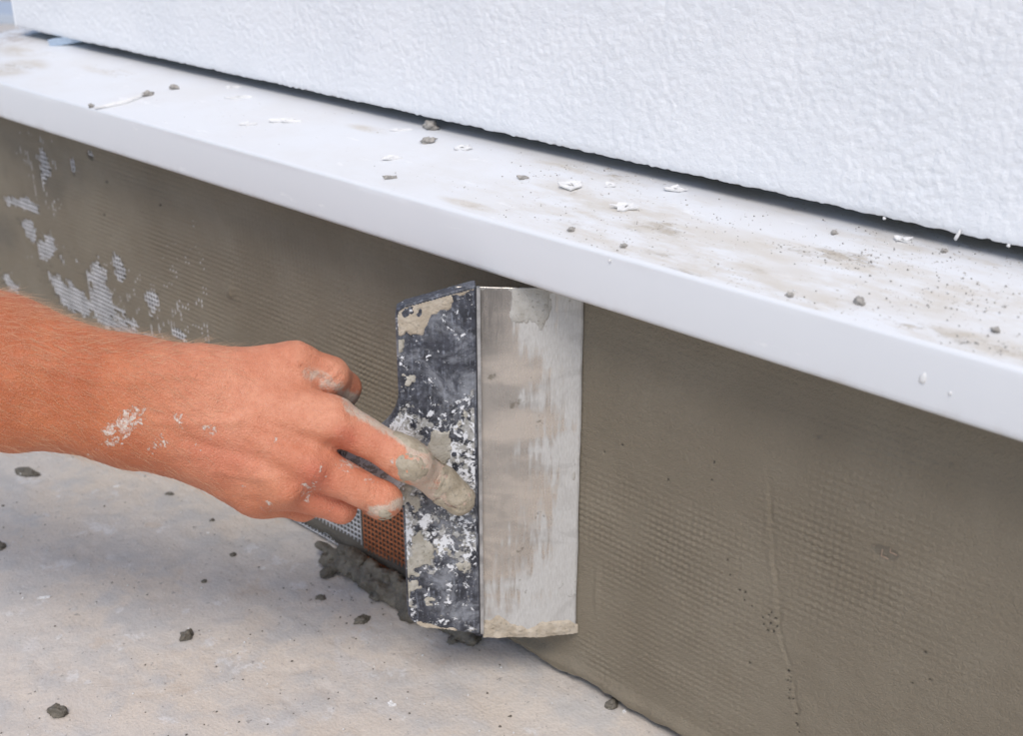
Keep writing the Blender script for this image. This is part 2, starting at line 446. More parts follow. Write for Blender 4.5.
# ------------------------------------------------------------------ plinth wall with mesh-imprinted render
PITCH_M = 0.0046
WALL_TOP = 0.345
CORNER_X = float(at_plane(8, 30, (0, -math.tan(0.10), 1), (0, -0.040, 0.348))[0]) + 0.035
STUCCO_X = float(at_y(14.5, 16, 0.067)[0])
print('CORNERS', CORNER_X, STUCCO_X)
def blob(x, z, px, py, rx, rz):
    p = at_y(px, py, 0.0)
    return np.exp(-((x - p[0]) / rx) ** 2 - ((z - p[2]) / rz) ** 2)
def patch_mask(x, z):
    """1 where the coat is scraped thin and the fabric shows"""
    g = 0
    for a in [(100, 300, .035, .040), (72, 300, .06, .022), (25, 330, .08, .03), (118, 268, .012, .02), (-5, 300, .03, .02),
              (22, 205, .045, .008), (30, 232, .02, .016), (48, 250, .03, .018), (42, 160, .012, .03), (150, 300, .018, .012), (178, 335, .02, .008), (90, 155, .006, .006), (72, 165, .006, .01),
              (130, 335, .05, .03), (10, 285, .03, .02)]:
        g = np.maximum(g, blob(x, z, *a))
    left = g + 0.85 * fbm(x * 45, z * 70, seed=21, oct=5, gain=.7)
    p0 = at_y(296, 500)[0]; p1 = at_y(424, 560)[0]
    low = sstep(p0 - .03, p0 + .01, x) * sstep(p1 + .012, p1 - .004, x) * sstep(.088, .070, z + 0.01 * fbm(x * 30, z * 30, seed=4))
    r = blob(x, z, 882, 552, .012, .005) * 1.0 + 0.35 * fbm(x * 150, z * 150, seed=9, oct=2)
    return np.clip(np.maximum(np.maximum(sstep(.40, .86, left), low), 0.45 * sstep(.45, .75, r)), 0, 1)
def imprint_strength(x, z):
    b = 0.16 + 0.75 * fbm(x * 9, z * 13, seed=31, oct=4)
    b = b + 0.75 * blob(x, z, 660, 560, .075, .055) + 0.7 * blob(x, z, 640, 690, .06, .05) + 0.55 * blob(x, z, 900, 600, .09, .05) + 0.5 * blob(x, z, 870, 500, .05, .05)
    b = b + 0.75 * blob(x, z, 170, 250, .16, .07) + 0.55 * blob(x, z, 350, 380, .09, .07) - 0.3 * blob(x, z, 690, 470, .05, .03)
    b = b * sstep(.335, .23, z)
    return np.clip(b, 0.0, 1.15)
def wall_h(x, z):
    """relief towards the viewer, metres"""
    h = 0.0016 * fbm(x * 6, z * 8, seed=41, oct=3) + 0.00042 * fbm(x * 40, z * 60, seed=43, oct=3)
    zz = z + 0.0012 * fbm(x * 5, z * 4, seed=45, oct=2) + 0.012 * (x + 0.5) * 0.0
    xx = x + 0.0012 * fbm(x * 4, z * 6, seed=46, oct=2)
    s = imprint_strength(x, z)
    rows = np.abs(((zz / PITCH_M) % 1.0) - 0.5) * 2
    cols = np.abs(((xx / PITCH_M) % 1.0) - 0.5) * 2
    cell = 0.45 * sstep(0.15, 0.95, rows) + 0.75 * sstep(0.15, 0.95, cols) * sstep(.05, .6, rows)
    h = h + s * 0.00130 * (cell - 0.5) * (0.8 + 0.7 * fbm(x * 45, z * 45, seed=47, oct=2))
    # trowel drag lines, roughly along the wall
    h = h + 0.00012 * fbm(x * 8 + z * 6, z * 260 + x * 20, seed=51, oct=2)
    # fabric overlap: wobbly vertical ridge
    pts = [(752, 330), (757, 400), (766, 480), (770, 560), (778, 630), (790, 690), (798, 736)]
    W = np.array([at_y(*p)[[0, 2]] for p in pts]); o = np.argsort(W[:, 1])
    rx = np.interp(z, W[o, 1], W[o, 0]) + 0.0016 * fbm(z * 60, z * 0, seed=61, oct=3)
    st = sstep(.27, .15, z)
    h = h + st * (0.00055 * np.exp(-((x - rx) / .0022) ** 2) - 0.0010 * np.exp(-((x - rx - .0028) / .0016) ** 2)) * (0.75 + 2.0 * fbm(x * 120, z * 120, seed=62, oct=3))
    # small lump left, drag ridge under the blade corner
    h = h + 0.0035 * blob(x, z, 232, 292, .009, .006) * (1 + fbm(x * 150, z * 150, seed=71))
    p = at_y(597, 590); h = h + 0.0011 * np.exp(-((x - p[0]) / .0016) ** 2) * sstep(p[2] - .03, p[2] - .01, z) * sstep(p[2] + .03, p[2] + .01, z)
    h = h - 0.0021 * patch_mask(x, z)
    # edge thickens into a lip at the foot
    h = h + 0.0042 * np.exp(-((z - 0.012) / .006) ** 2) * (1 + 0.6 * fbm(x * 40, z * 0, seed=81))
    return h
pits = []
rng = random.Random(5)
for (px, py) in [(763, 617), (769, 615), (776, 618), (764, 624), (771, 623), (777, 626), (768, 630), (774, 631), (752, 606), (746, 592), (740, 590), (730, 575), (728, 560), (745, 600), (772, 612), (622, 445), (604, 452), (668, 480), (714, 462), (712, 480), (750, 663), (912, 683), (930, 680), (925, 652), (107, 182), (160, 205), (105, 215)]:
    p = at_y(px, py); pits.append((p[0], p[2], 0.0009 if px > 250 else .0018))
wx = cat_axis([growth(-1.42, -0.006, 1.9, 1.2), np.arange(-1.42, -0.86, 0.0017), np.arange(-0.86, -0.12, 0.00092), growth(-0.12, 0.003, 0.7, 1.12)])
wx = wx[(wx > CORNER_X) & (wx < 0.8)]
wx = np.concatenate([[CORNER_X], wx])
wz = np.concatenate([np.linspace(0.009, 0.33, 350), [WALL_TOP]])
X, Z = np.meshgrid(wx, wz, indexing='ij')
H = wall_h(X, Z)
pit = np.zeros_like(X)
for k_ in range(26):
    zz_ = rng.uniform(.02, .10); pp_ = [p for p in [(766, 480), (770, 560), (778, 630), (790, 690), (798, 736)]]; Wp = np.array([at_y(*p)[[0, 2]] for p in pp_]); o_ = np.argsort(Wp[:, 1]); pits.append((float(np.interp(zz_, Wp[o_, 1], Wp[o_, 0])) + rng.gauss(.001, .0015), zz_, rng.uniform(.0005, .0009)))
for (a, b, r) in pits:
    g = np.exp(-(((X - a) / r) ** 2 + ((Z - b) / r) ** 2)); H -= 0.0014 * g; pit = np.maximum(pit, sstep(.45, .75, g))
Zb = Z + np.where(Z < 0.0095, 0.0045 * fbm(X * 45, 0, seed=83), 0)
V = np.stack([X, -H, Zb], -1).reshape(-1, 3)
F = grid_faces(len(wx), len(wz))
wme = mesh_np('render_coat', V, F)
wet = 0.75 * np.clip(patch_mask(X, Z), 0, 1) + 0.35 * sstep(0.1, .5, fbm(X * 9, Z * 12, seed=93)) * sstep(-.75, -1.0, X)
attr(wme, 'wet', np.clip(wet, 0, 1).ravel()); attr(wme, 'pit', pit.ravel())
plinth = empty('plinth_wall', (-0.5, 0.05, 0.0))
tag(plinth, 'low grey-brown plinth wall in fresh render with fabric imprint, under the white ledge', 'wall')
adopt(link('render_coat', wme, None, M_PLASTER), plinth)
b = MB(); b.box((CORNER_X + .004, 0.0085, -0.03), (2.0, 0, 0), (0, 0.25, 0), (0, 0, WALL_TOP + .028)); 
core = adopt(b.build('wall_core', M_WET), plinth)
# side face of render at the house corner
b = MB(); b.box((CORNER_X, 0.001, 0.004), (0.004, 0, 0), (0, 0.25, 0), (0, 0, WALL_TOP - .01))
adopt(b.build('side_coat', M_PLASTER), plinth)

# reinforcement fabric: real strands that surface where the coat is thin
def strands(name, x0, x1, z0, z1, mat, ymid, test, wid=0.0005):
    mb = MB(); w = wid; t = 0.0004
    nx = int((x1 - x0) / PITCH_M); nz = int((z1 - z0) / PITCH_M)
    for j in range(nz + 1):                                   # along x, in short runs only where they show
        z = z0 + j * PITCH_M
        xs = x0 + np.arange(nx + 1) * PITCH_M
        ok = test(xs, np.full_like(xs, z) + 0 * xs)
        i = 0
        while i < len(xs) - 1:
            if ok[i]:
                k = i
                while k < len(xs) - 1 and ok[k]: k += 1
                for q in range(i, k):
                    dz = 0.0005 * float(vnoise(xs[q] * 30, z * 30, seed=7)); dz2 = 0.0005 * float(vnoise(xs[q + 1] * 30, z * 30, seed=7))
                    mb.box((xs[q], ymid - t, z - w + dz), (PITCH_M, 0, dz2 - dz), (0, 2 * t, 0), (0, 0, 2 * w))
                i = k
            i += 1
    for i in range(nx + 1):
        x = x0 + i * PITCH_M
        zs = z0 + np.arange(nz + 1) * PITCH_M
        ok = test(np.full_like(zs, x), zs)
        for q in range(len(zs) - 1):
            if ok[q]:
                mb.box((x - w * .7, ymid - t - 0.0004, zs[q]), (1.4 * w, 0, 0), (0, 2 * t, 0), (0, 0, PITCH_M))
    o = mb.build(name, mat)
    return adopt(o, plinth)
shows = lambda lim: (lambda x, z: patch_mask(x, z) > lim + .55 * vnoise(x * 190, z * 190, seed=19) * (z > .09))
o = strands('reinforcement_mesh', CORNER_X + .01, -0.90, 0.06, 0.315, M_MESHW, 0.0012, shows(0.25), 0.0004); o['label'] = 'white glass-fibre mesh showing through thin render'
xw = at_y(296, 500)[0] - .06; xs_ = at_y(364, 530)[0]; xe = at_y(436, 560)[0]
o = strands('reinforcement_mesh', xw, xs_, 0.003, 0.088, M_MESHW, 0.0006, shows(0.25)); o['label'] = 'white glass-fibre mesh at the foot of the wall'
o = strands('reinforcement_mesh', xs_, xe, 0.003, 0.088, M_MESHO, 0.0002, shows(0.25)); o['label'] = 'orange glass-fibre mesh at the foot of the wall'
p = at_y(882, 552)
o = strands('reinforcement_mesh', p[0] - .014, p[0] + .014, p[2] - .008, p[2] + .008, mat_plain('dulled_mesh', (0.34, 0.25, 0.185), .7), 0.0011, shows(0.22), .0004); o['label'] = 'few dull orange mesh strands showing in the render'

# ------------------------------------------------------------------ ledge
LS, LF, LT0, LT1 = math.tan(0.10), -0.040, 0.314, 0.348      # slope, front y, front bottom z, front top z
LX = at_plane(8, 30, (0, -LS, 1), (0, LF, LT1))[0]           # outer edge past the house corner
prof = []                                                    # (offset outward from the facade line y=0, z)
back = -0.30
ys = np.arange(0.125, LF + .0024, -0.0022)
top_prof = [(y, LT1 + LS * (y - LF)) for y in ys]
r = 0.0024
for a in np.linspace(0, 1, 7)[1:]:
    an = a * (math.pi / 2 - 0.1)
    top_prof.append((LF + r - r * math.sin(an + 0.1 * a), LT1 + LS * (r) - r * (1 - math.cos(an)) * 0.95))
zf = np.linspace(top_prof[-1][1] - .001, LT0 + .002, 12)
front = [(LF - 0.0006 * math.sin((z - LT0) / (LT1 - LT0) * 3.14), z) for z in zf] + [(LF + .0012, LT0), (LF + .006, LT0 + .0005), (LF + .0065, LT0 + .012), (-0.004, LT0 + .030), (0.125, LT0 + .034)]
prof = top_prof + front
lx = cat_axis([np.arange(-1.45, -0.15, 0.0026), growth(-0.15, 0.01, 0.7, 1.3)])
lx = lx[lx > LX]; lx = np.concatenate([[LX], lx]); lx = lx[lx < 0.8]
P = np.array(prof)
Xl = np.repeat(lx[:, None], len(P), 1); Yl = np.repeat(P[None, :, 0], len(lx), 0); Zl = np.repeat(P[None, :, 1], len(lx), 0)
wob = 0.0007 * fbm(Xl * 5, Yl * 10, seed=101, oct=2) + 0.00018 * fbm(Xl * 40, Yl * 40, seed=102, oct=2)
isfront = (np.arange(len(P)) >= len(top_prof))[None] * np.ones_like(Xl)
Zl = Zl + wob * (1 - isfront); Yl = Yl + wob * isfront
me = mesh_np('ledge_sheet', np.stack([Xl, Yl, Zl], -1).reshape(-1, 3), grid_faces(len(lx), len(P)))
istop = (np.arange(len(P)) < len(ys))[None] * np.ones_like(Xl)
def at_ledge(px, py):
    return at_plane(px, py, (0, -LS, 1), (0, LF, LT1))
dust = 0.15 + 0.42 * sstep(-.75, -.35, Xl) * (0.6 + .8 * fbm(Xl * 14, Yl * 30, seed=105, oct=3))
for (px, py, rx, ry, a) in [(660, 228, .03, .012, .8), (790, 248, .03, .010, .75), (850, 260, .035, .012, .9), (880, 240, .05, .02, .45), (905, 300, .03, .008, .7), (990, 345, .04, .010, .85), (960, 300, .04, .02, .6), (930, 270, .05, .03, .4), (1010, 300, .05, .03, .6), (700, 230, .05, .02, .4), (560, 168, .035, .012, .55), (470, 205, .03, .006, .6), (590, 215, .05, .008, .5), (665, 255, .025, .006, .7), (15, 68, .035, .03, .75), (110, 72, .05, .012, .6), (25, 50, .05, .03, .5), (370, 130, .03, .008, .5), (540, 190, .04, .02, .3), (745, 280, .03, .008, .35), (830, 325, .02, .005, .55), (920, 330, .03, .006, .6), (680, 200, .05, .03, .25)]:
    q = at_ledge(px, py); dust = np.maximum(dust, a * np.exp(-((Xl - q[0]) / rx) ** 2 - ((Yl - q[1]) / ry) ** 2))
attr(me, 'dust', (dust * istop).ravel()); attr(me, 'top', istop.ravel())
gr = isfront * np.exp(-np.clip(Zl - LT0, 0, 1) / 0.003) * (0.25 + 0.9 * sstep(-1.02, -1.22, Xl)) + 0.6 * istop * sstep(-1.25, -1.33, Xl)
attr(me, 'grime', np.clip(gr, 0, 1).ravel())
ledge = empty('ledge', (-0.5, 0.0, LT0))
tag(ledge, 'white sheet-metal ledge with folded drip edge, dusty, between plinth and stucco', 'ledge')
adopt(link('ledge_sheet', me, None, M_LEDGE), ledge)
# return of the ledge round the corner
b = MB()
zA = LT1 + LS * (0.125 - LF) 
b.box((LX, 0.125, zA - .034), (0.4, 0, 0), (0, 2.2, 0), (0, 0, .033))
o = adopt(b.build('ledge_return', M_LEDGE), ledge)
b = MB(); b.box((LX - .0008, LF, LT0), (0.0008, 0, 0), (0, 0.16, 0), (0, 0, .030)); adopt(b.build('end_cap', M_LEDGE), ledge)
# splash on the folded front
def lumps(name, loc, size, seed, mat, parent=None, sub=2, amp=0.35, freq=2.2, rot=0.0, tilt=(0, 0)):
    import bmesh
    bm = bmesh.new(); bmesh.ops.create_icosphere(bm, subdivisions=sub, radius=1.0)
    V = np.array([v.co[:] for v in bm.verts])
    n = fbm(V[:, 0] * freq, V[:, 1] * freq, V[:, 2] * freq, seed=seed, oct=3) 
    V = V * (1 + amp * n * 1.6)[:, None]
    V[:, 2] = np.maximum(V[:, 2], -0.55)
    V = V * np.array(size)
    R = (Matrix.Rotation(rot, 3, 'Z') @ Matrix.Rotation(tilt[0], 3, 'X') @ Matrix.Rotation(tilt[1], 3, 'Y'))
    V = V @ np.array(R).T
    zmin = V[:, 2].min()
    for v, c in zip(bm.verts, V): v.co = (c[0], c[1], c[2] - zmin)
    me = bpy.data.meshes.new(name); bm.to_mesh(me); bm.free()
    o = link(name, me, parent, mat, True)
    if parent is None: o.location = [float(c) for c in loc]
    return o

# ------------------------------------------------------------------ stucco wall
SY = 0.067                                                    # stucco face
SB = at_y(512, 136, SY)[2]                                    # its lower edge
sx = cat_axis([np.arange(STUCCO_X, -0.12, 0.0015), growth(-0.12, 0.004, 0.8, 1.2)])
sx = sx[sx < 0.8]
szn = np.concatenate([SB + np.arange(0, 0.17, 0.0014), SB + 0.17 + np.cumsum(0.004 * 1.16 ** np.arange(32))])
X, Z = np.meshgrid(sx, szn, indexing='ij')
def cellbump(x, z, s, seed):
    gx_, gz_ = np.floor(x / s), np.floor(z / s); best = np.full_like(x, 9.0)
    for i in (-1, 0, 1):
        for j in (-1, 0, 1):
            jx = 0.5 + 0.45 * _hash(gx_ + i, gz_ + j, gx_ * 0, seed); jz = 0.5 + 0.45 * _hash(gx_ + i, gz_ + j, gx_ * 0, seed + 1)
            d = np.hypot(x / s - (gx_ + i + jx), z / s - (gz_ + j + jz)); best = np.minimum(best, d)
    return best
wxn = X + 0.003 * fbm(X * 90, Z * 90, seed=111, oct=2); wzn = Z + 0.003 * fbm(X * 60, Z * 60, seed=112, oct=2)
H = 0.00078 * sstep(.75, .1, cellbump(wxn, wzn, 0.0046, 5)) * (.75 + .5 * fbm(X * 50, Z * 50, seed=118, oct=2)) + 0.0003 * fbm(X * 160, Z * 160, seed=113, oct=2) + 0.0006 * fbm(X * 9, Z * 9, seed=114, oct=2)
edge = np.exp(-(Z - SB) / 0.006)
H = H * (1 - 0.4 * edge) - 0.0020 * edge ** 3
Zs = Z + np.where(Z < SB + .0005, 0.0003 * fbm(X * 25, 0, seed=115, oct=2) + 0.0008 * fbm(X * 260, 0, seed=116, oct=3), 0)
V = np.stack([X, SY - H, Zs], -1)
edge_row = V[:, 0].copy()
me = mesh_np('stucco_face', V.reshape(-1, 3), grid_faces(len(sx), V.shape[1]))
stucco = empty('stucco_wall', (-0.5, SY + .1, SB))
tag(stucco, 'white rough-textured stucco wall above the ledge', 'wall')
adopt(link('stucco_face', me, None, M_STUCCO), stucco)
# underside: the coat is 4 mm thick, behind it grey standing in for the slot's shade
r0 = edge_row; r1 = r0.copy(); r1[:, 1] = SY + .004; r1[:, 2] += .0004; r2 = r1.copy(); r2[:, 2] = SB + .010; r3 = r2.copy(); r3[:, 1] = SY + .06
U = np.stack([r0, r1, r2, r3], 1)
adopt(link('shade_soffit', mesh_np('shade_soffit', U.reshape(-1, 3), grid_faces(len(sx), 4)), None, M_SLOT_SHADE, False), stucco)
b = MB(); b.box((STUCCO_X + .002, SY + .02, SB + .012), (2.0, 0, 0), (0, 1.6, 0), (0, 0, 0.6)); adopt(b.build('wall_core', M_STUCCO), stucco)
b = MB(); b.box((STUCCO_X + .03, 0.118, 0.33), (1.95, 0, 0), (0, 0.08, 0), (0, 0, SB + .011 - 0.33)); adopt(b.build('slot_backing', M_SLOT_SHADE), stucco)  # grey backing added to darken the slot
# little side face at the corner
yy = np.linspace(SY - .001, SY + 1.6, 300); zz = np.linspace(SB, SB + .6, 60)
Yc, Zc = np.meshgrid(yy, zz, indexing='ij')
Xc = STUCCO_X - 0.0015 * fbm(Yc * 90, Zc * 90, seed=117, oct=2) * sstep(SY, SY + .01, Yc)
me = mesh_np('stucco_side', np.stack([Xc, Yc, Zc], -1).reshape(-1, 3), grid_faces(len(yy), len(zz))[:, ::-1])
adopt(link('stucco_side', me, None, M_STUCCO), stucco)
# drips and crumbs hanging on its lower edge
for (px, h_) in [(957, .0045), (884, .0010), (1008, .0010)]:
    y_ = 20 + .2265 * px; p = at_y(px, y_, SY - .0005)
    o = lumps('paint_drip', p, (.0010, .0008, h_), px, M_FLAKE, sub=2, tilt=(0, .35 if px == 957 else 0))
    o.location = (p[0], p[1], SB - h_ * .8); adopt(o, stucco)
for (px, py, s) in [(922, 383, .0035), (610, 262, .0012), (950, 395, .0015)]:
    p = at_y(px, py, LF - .0006); o = lumps('paint_splash', p, (s * .5, .0008, s), px, M_FLAKE, sub=2); adopt(o, ledge)
# bit of blue plastic in the slot at the corner
q = at_ledge(50, 46)
b = MB(); c0 = np.array([q[0], q[1], q[2] - .001]); b.box(c0, (.040, .022, .008), (-.008, .014, 0), (.004, -.004, .008))
tag(b.build('plastic_wedge', M_BLUE), 'small pale blue plastic wedge under the stucco at the house corner', 'wedge')

# things behind the corner
def board(name, loc, size, rot, mat, label, cat):
    mb = MB(); sx_, sy_, sz_ = size
    mb.box((-sx_ / 2, -sy_ / 2, 0), (sx_, 0, 0), (0, sy_, 0), (0, 0, sz_))
    o = mb.build(name, mat); o.location = loc; o.rotation_euler = (0, 0, rot)
    m_ = o.modifiers.new('bevel', 'BEVEL'); m_.width = .003; m_.segments = 2
    return tag(o, label, cat)
q = at_z(2, 18, .03)
board('insulation_board', (q[0] - .3, q[1] + .05, 0), (1.1, .30, .03), rad(38), M_BOARD, 'pale blue board lying on the ground beyond the house corner', 'board')
q = at_z(2, 8, .03)
board('timber_plank', (q[0] - .35, q[1] + .12, 0), (1.3, .10, .03), rad(38), M_SAND, 'sand-coloured plank lying beyond the pale blue board', 'plank')

# ------------------------------------------------------------------ trowel
E0 = np.array([-0.469, 0.0, 0.0]); VT = np.array([-0.677, -0.736, 0.0]); VT /= np.linalg.norm(VT)
NT = np.array([-VT[1], VT[0], 0.0])                            # faces the viewer
if NT @ FWD > 0: NT = -NT
UT = np.array([0, 0, 1.0])
ZB, ZT = 0.0465, 0.3060                                        # blade foot and head
ZM = (ZB + ZT) / 2
WS, WL = 0.0705, 0.120                                         # seam and far side, from the wall edge
def T(w, z, n): return E0 + VT * w + UT * z + NT * n
trowel = empty('plastering_trowel', T(WS, ZB, 0))
tag(trowel, 'wide plastering spatula with steel blade and worn black plaster-splashed holder, held against the wall', 'trowel')
nw, nz = 40, 180
w_ = np.linspace(0.0015, WS + .012, nw); z_ = np.linspace(0, 1, nz)
Wg, Ug = np.meshgrid(w_, z_, indexing='ij')
def blade_bow(w): return 0.0022 * np.sin(np.clip(w / WS, 0, 1) * math.pi)
ztop = ZT + 0.002 * (Wg / WS); zbot = ZB + 0.004 * (Wg / WS)
Zg = zbot + (ztop - zbot) * Ug
nick = 0.0006 * fbm(Zg * 60, 0, seed=131, oct=3) * np.exp(-Wg / .003)
Pf = E0 + VT * (Wg + nick)[..., None] + UT * Zg[..., None] + NT * (blade_bow(Wg) + 0.0005)[..., None]
Pb = Pf - NT * 0.0010
n = nw * nz
V = np.concatenate([Pf.reshape(-1, 3), Pb.reshape(-1, 3)])
gf = grid_faces(nw, nz); i = np.arange(n).reshape(nw, nz)
rim = np.concatenate([i[0], i[1:, -1], i[-1, -2::-1], i[-2:0:-1, 0]])
side = np.stack([rim, rim + n, np.roll(rim, -1) + n, np.roll(rim, -1)], -1)
me = mesh_np('blade', V, np.concatenate([gf, gf[:, ::-1] + n, side]))
edge_d = np.minimum(np.minimum(Wg, .2), np.minimum(Zg - ZB, ZT - Zg) * 1.0)
film = 0.42 + 0.85 * np.exp(-Wg / .030) + 0.5 * np.exp(-(Zg - ZB) / .035) - 0.55 * np.exp(-((Zg - .262) / .03) ** 2 - ((Wg - .060) / .012) ** 2) - 0.25 * sstep(.03, .065, Wg) * sstep(.11, .17, Zg)
film = film + 0.5 * np.exp(-((Zg - .285) / .022) ** 2 - ((Wg - .035) / .016) ** 2)
bare = 1.5 * np.exp(-((Zg - .285) / .024) ** 2 - ((Wg - WS) / .018) ** 2) + .6 * np.exp(-((Zg - .302) / .008) ** 2)  # unfilmed steel near the head, where the dark reflection is painted in
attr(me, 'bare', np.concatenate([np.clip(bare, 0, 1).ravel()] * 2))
attr(me, 'film', np.concatenate([np.clip(film, 0, 1.2).ravel()] * 2))
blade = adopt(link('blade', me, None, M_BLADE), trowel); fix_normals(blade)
# dried mortar carried on the blade: relief that dips below the steel where it is absent
def smear(name, w0, w1, z0, z1, hfun, front, mat, nw=70, nz=60, clip=False):
    w_ = np.linspace(w0, w1, nw); z_ = np.linspace(z0, z1, nz)
    A, B = np.meshgrid(w_, z_, indexing='ij'); Hh = hfun(A, B)
    Pp = E0 + VT * A[..., None] + UT * B[..., None] + NT * (front(A) + Hh)[..., None]
    gf = grid_faces(nw, nz); ok = (Hh > -.00042)
    if clip: ok &= in_outline(A - .0012, B) & in_outline(A + .0012, B) & in_outline(A, B + .0012) & in_outline(A, B - .0012)
    gf = gf[ok.ravel()[gf].all(1)]
    us = np.unique(gf); rm = -np.ones(nw * nz, int); rm[us] = np.arange(len(us))
    o = link(name, mesh_np(name, Pp.reshape(-1, 3)[us], rm[gf]), None, mat)
    o['kind'] = 'stuff'
    return adopt(o, trowel)
bf = lambda w: blade_bow(w) + 0.0005
# holder
def holder_outline():
    pts = []
    top_s, top_l, bot_l, bot_s = ZT + .0045, ZT - .0085, ZB + .010, ZB + .0035
    neck_t, neck_b = ZM + .0305, ZM - .010
    pts += [(WS - .001, bot_s), (WS - .001, top_s)]
    pts += [(WL - .006, top_l + .001), (WL - .001, top_l - .002), (WL, top_l - .007)]
    pts += [(WL, z) for z in np.linspace(top_l - .02, neck_t + .034, 5)]
    for a in np.linspace(0, math.pi / 2, 9): pts.append((WL + .030 * (1 - math.cos(a)), neck_t + .030 - .030 * math.sin(a)))
    pts += [(WL + .055, neck_t - .004)]
    pts += [(WL + .055, neck_b + .006)]
    for a in np.linspace(math.pi / 2, 0, 9): pts.append((WL + .016 * (1 - math.cos(a)), neck_b - .016 + .016 * math.sin(a)))
    pts += [(WL, z) for z in np.linspace(neck_b - .022, bot_l + .022, 5)]
    for a in np.linspace(0, math.pi / 2, 7)[1:]: pts.append((WL - .018 * (1 - math.cos(a)), bot_l + .016 - .016 * math.sin(a)))
    return pts
HN0, HN1 = -0.0065, 0.0048
def holder_mesh():
    import bmesh
    bm = bmesh.new()
    pts = holder_outline()
    vs = [bm.verts.new(T(w, z, HN1)) for w, z in pts]
    f = bm.faces.new(vs)
    ex = bmesh.ops.extrude_face_region(bm, geom=[f])
    for v in ex['geom']:
        if isinstance(v, bmesh.types.BMVert): v.co -= Vector(NT * (HN1 - HN0))
    bmesh.ops.recalc_face_normals(bm, faces=bm.faces)
    bmesh.ops.bevel(bm, geom=[e for e in bm.edges if e.calc_length() > 0 and e.is_manifold and e.calc_face_angle(0) > 0.9], offset=0.0016, segments=3, affect='EDGES', profile=0.5)
    bmesh.ops.triangulate(bm, faces=[f for f in bm.faces if len(f.verts) > 4])
    me = bpy.data.meshes.new('holder'); bm.to_mesh(me); bm.free()
    return me
me = holder_mesh()
holder = adopt(link('holder', me, None, M_HOLDER, False), trowel)
# fine front skin of the holder carrying splash intensity and dents
def in_outline(A, B):
    pts = np.array(holder_outline()); ins = np.zeros(A.shape, bool); j = len(pts) - 1
    for i in range(len(pts)):
        (xi, yi), (xj, yj) = pts[i], pts[j]
        c = ((yi > B) != (yj > B)) & (A < (xj - xi) * (B - yi) / (yj - yi + 1e-12) + xi); ins ^= c; j = i
    return ins
A, B = np.meshgrid(np.linspace(WS, WL + .05, 90), np.linspace(ZB + .002, ZT + .003, 230), indexing='ij')
ins = in_outline(A, B)
for da, db in ((.0013, 0), (-.0013, 0), (0, .0013), (0, -.0013)): ins &= in_outline(A + da, B + db)
Hs = 0.00035 + 0.0007 * np.clip(fbm(A * 120, B * 120, seed=151, oct=4), 0, 1)
Pp = (E0 + VT * A[..., None] + UT * B[..., None] + NT * (HN1 + Hs)[..., None]).reshape(-1, 3)
gf = grid_faces(*A.shape); ok = ins.ravel()
gf = gf[ok[gf].all(1)]
used = np.unique(gf); remap = -np.ones(len(Pp), int); remap[used] = np.arange(len(used))
me = mesh_np('holder_face', Pp[used], remap[gf])
edge_z = np.minimum(B - ZB, ZT - B)
spl = 0.30 + 0.8 * np.exp(-np.clip(WL + .004 - A, 0, 1) / .006) + 0.75 * np.exp(-((B - ZM - .012) / .045) ** 2) + 0.3 * np.exp(-np.clip(B - ZB, 0, 1) / .02) + .55 * np.exp(-((B - .125) / .018) ** 2) - .25 * np.exp(-((B - .255) / .03) ** 2) + .25 * fbm(A * 40, B * 30, seed=153)
attr(me, 'splash', np.clip(spl, 0, 1.2).ravel()[used])
o = link('splashed_face', me, holder, M_HOLDER)
fix_normals(o)
hf = lambda w: np.full_like(w, HN1 + .0004)
def ztop_(a): return ZT + .0045 - .013 * (a - WS) / (WL - WS)
def top_h(a, z):
    zl = ztop_(a) - .007 - .015 * sstep(WS + .012, WL - .012, a) + .009 * fbm(a * 95, z * 95, seed=161, oct=4)
    return 0.0017 * sstep(0, .0035, z - zl) * (.75 + .7 * fbm(a * 150, z * 150, seed=162)) - .0006
smear('mortar_smear', WS, WL, ZT - .040, ZT + .0050, top_h, hf, M_CRUST, 90, 80, True)
def bot_h(a, z):
    zl = ZB + .0075 + .010 * sstep(WS + .005, WL - .01, a) + .012 * fbm(a * 75, z * 75, seed=163, oct=4)
    return 0.0018 * sstep(0, .0035, zl - z) * (.75 + .8 * fbm(a * 150, z * 150, seed=164)) - .0006
smear('mortar_smear', WS, WL, ZB + .002, ZB + .036, bot_h, hf, M_CRUST, 90, 70, True)
def mid_h(a, z):
    v = fbm(a * 36, z * 36, seed=165, oct=5, gain=.6) + .34 * np.exp(-((z - ZM - .022) / .018) ** 2 - ((a - .095) / .014) ** 2) + .30 * np.exp(-((z - ZM + .052) / .012) ** 2 - ((a - .110) / .010) ** 2) - .6 * np.exp(-((z - ZM + .028) / .018) ** 2 - ((a - WS - .010) / .016) ** 2)
    return 0.0016 * sstep(.20, .34, v) - .0007 + .0003 * fbm(a * 200, z * 200, seed=167, oct=2)
smear('mortar_smear', WS + .003, WL + .03, ZB + .03, ZT - .03, mid_h, hf, M_DRY, 130, 300, True)
def blade_bot(a, z):
    zl = ZB + .0075 + .009 * np.exp(-((a - WS + .012) / .012) ** 2) + .004 * np.exp(-((a - .012) / .012) ** 2) + .006 * fbm(a * 110, z * 60, seed=141, oct=4)
    return 0.0026 * sstep(0, .004, zl - z) * (.7 + .8 * fbm(a * 140, z * 140, seed=142, oct=4)) - .0006
smear('mortar_smear', 0.0, WS - .003, ZB - .0015, ZB + .032, blade_bot, bf, M_CRUST, 110, 70)
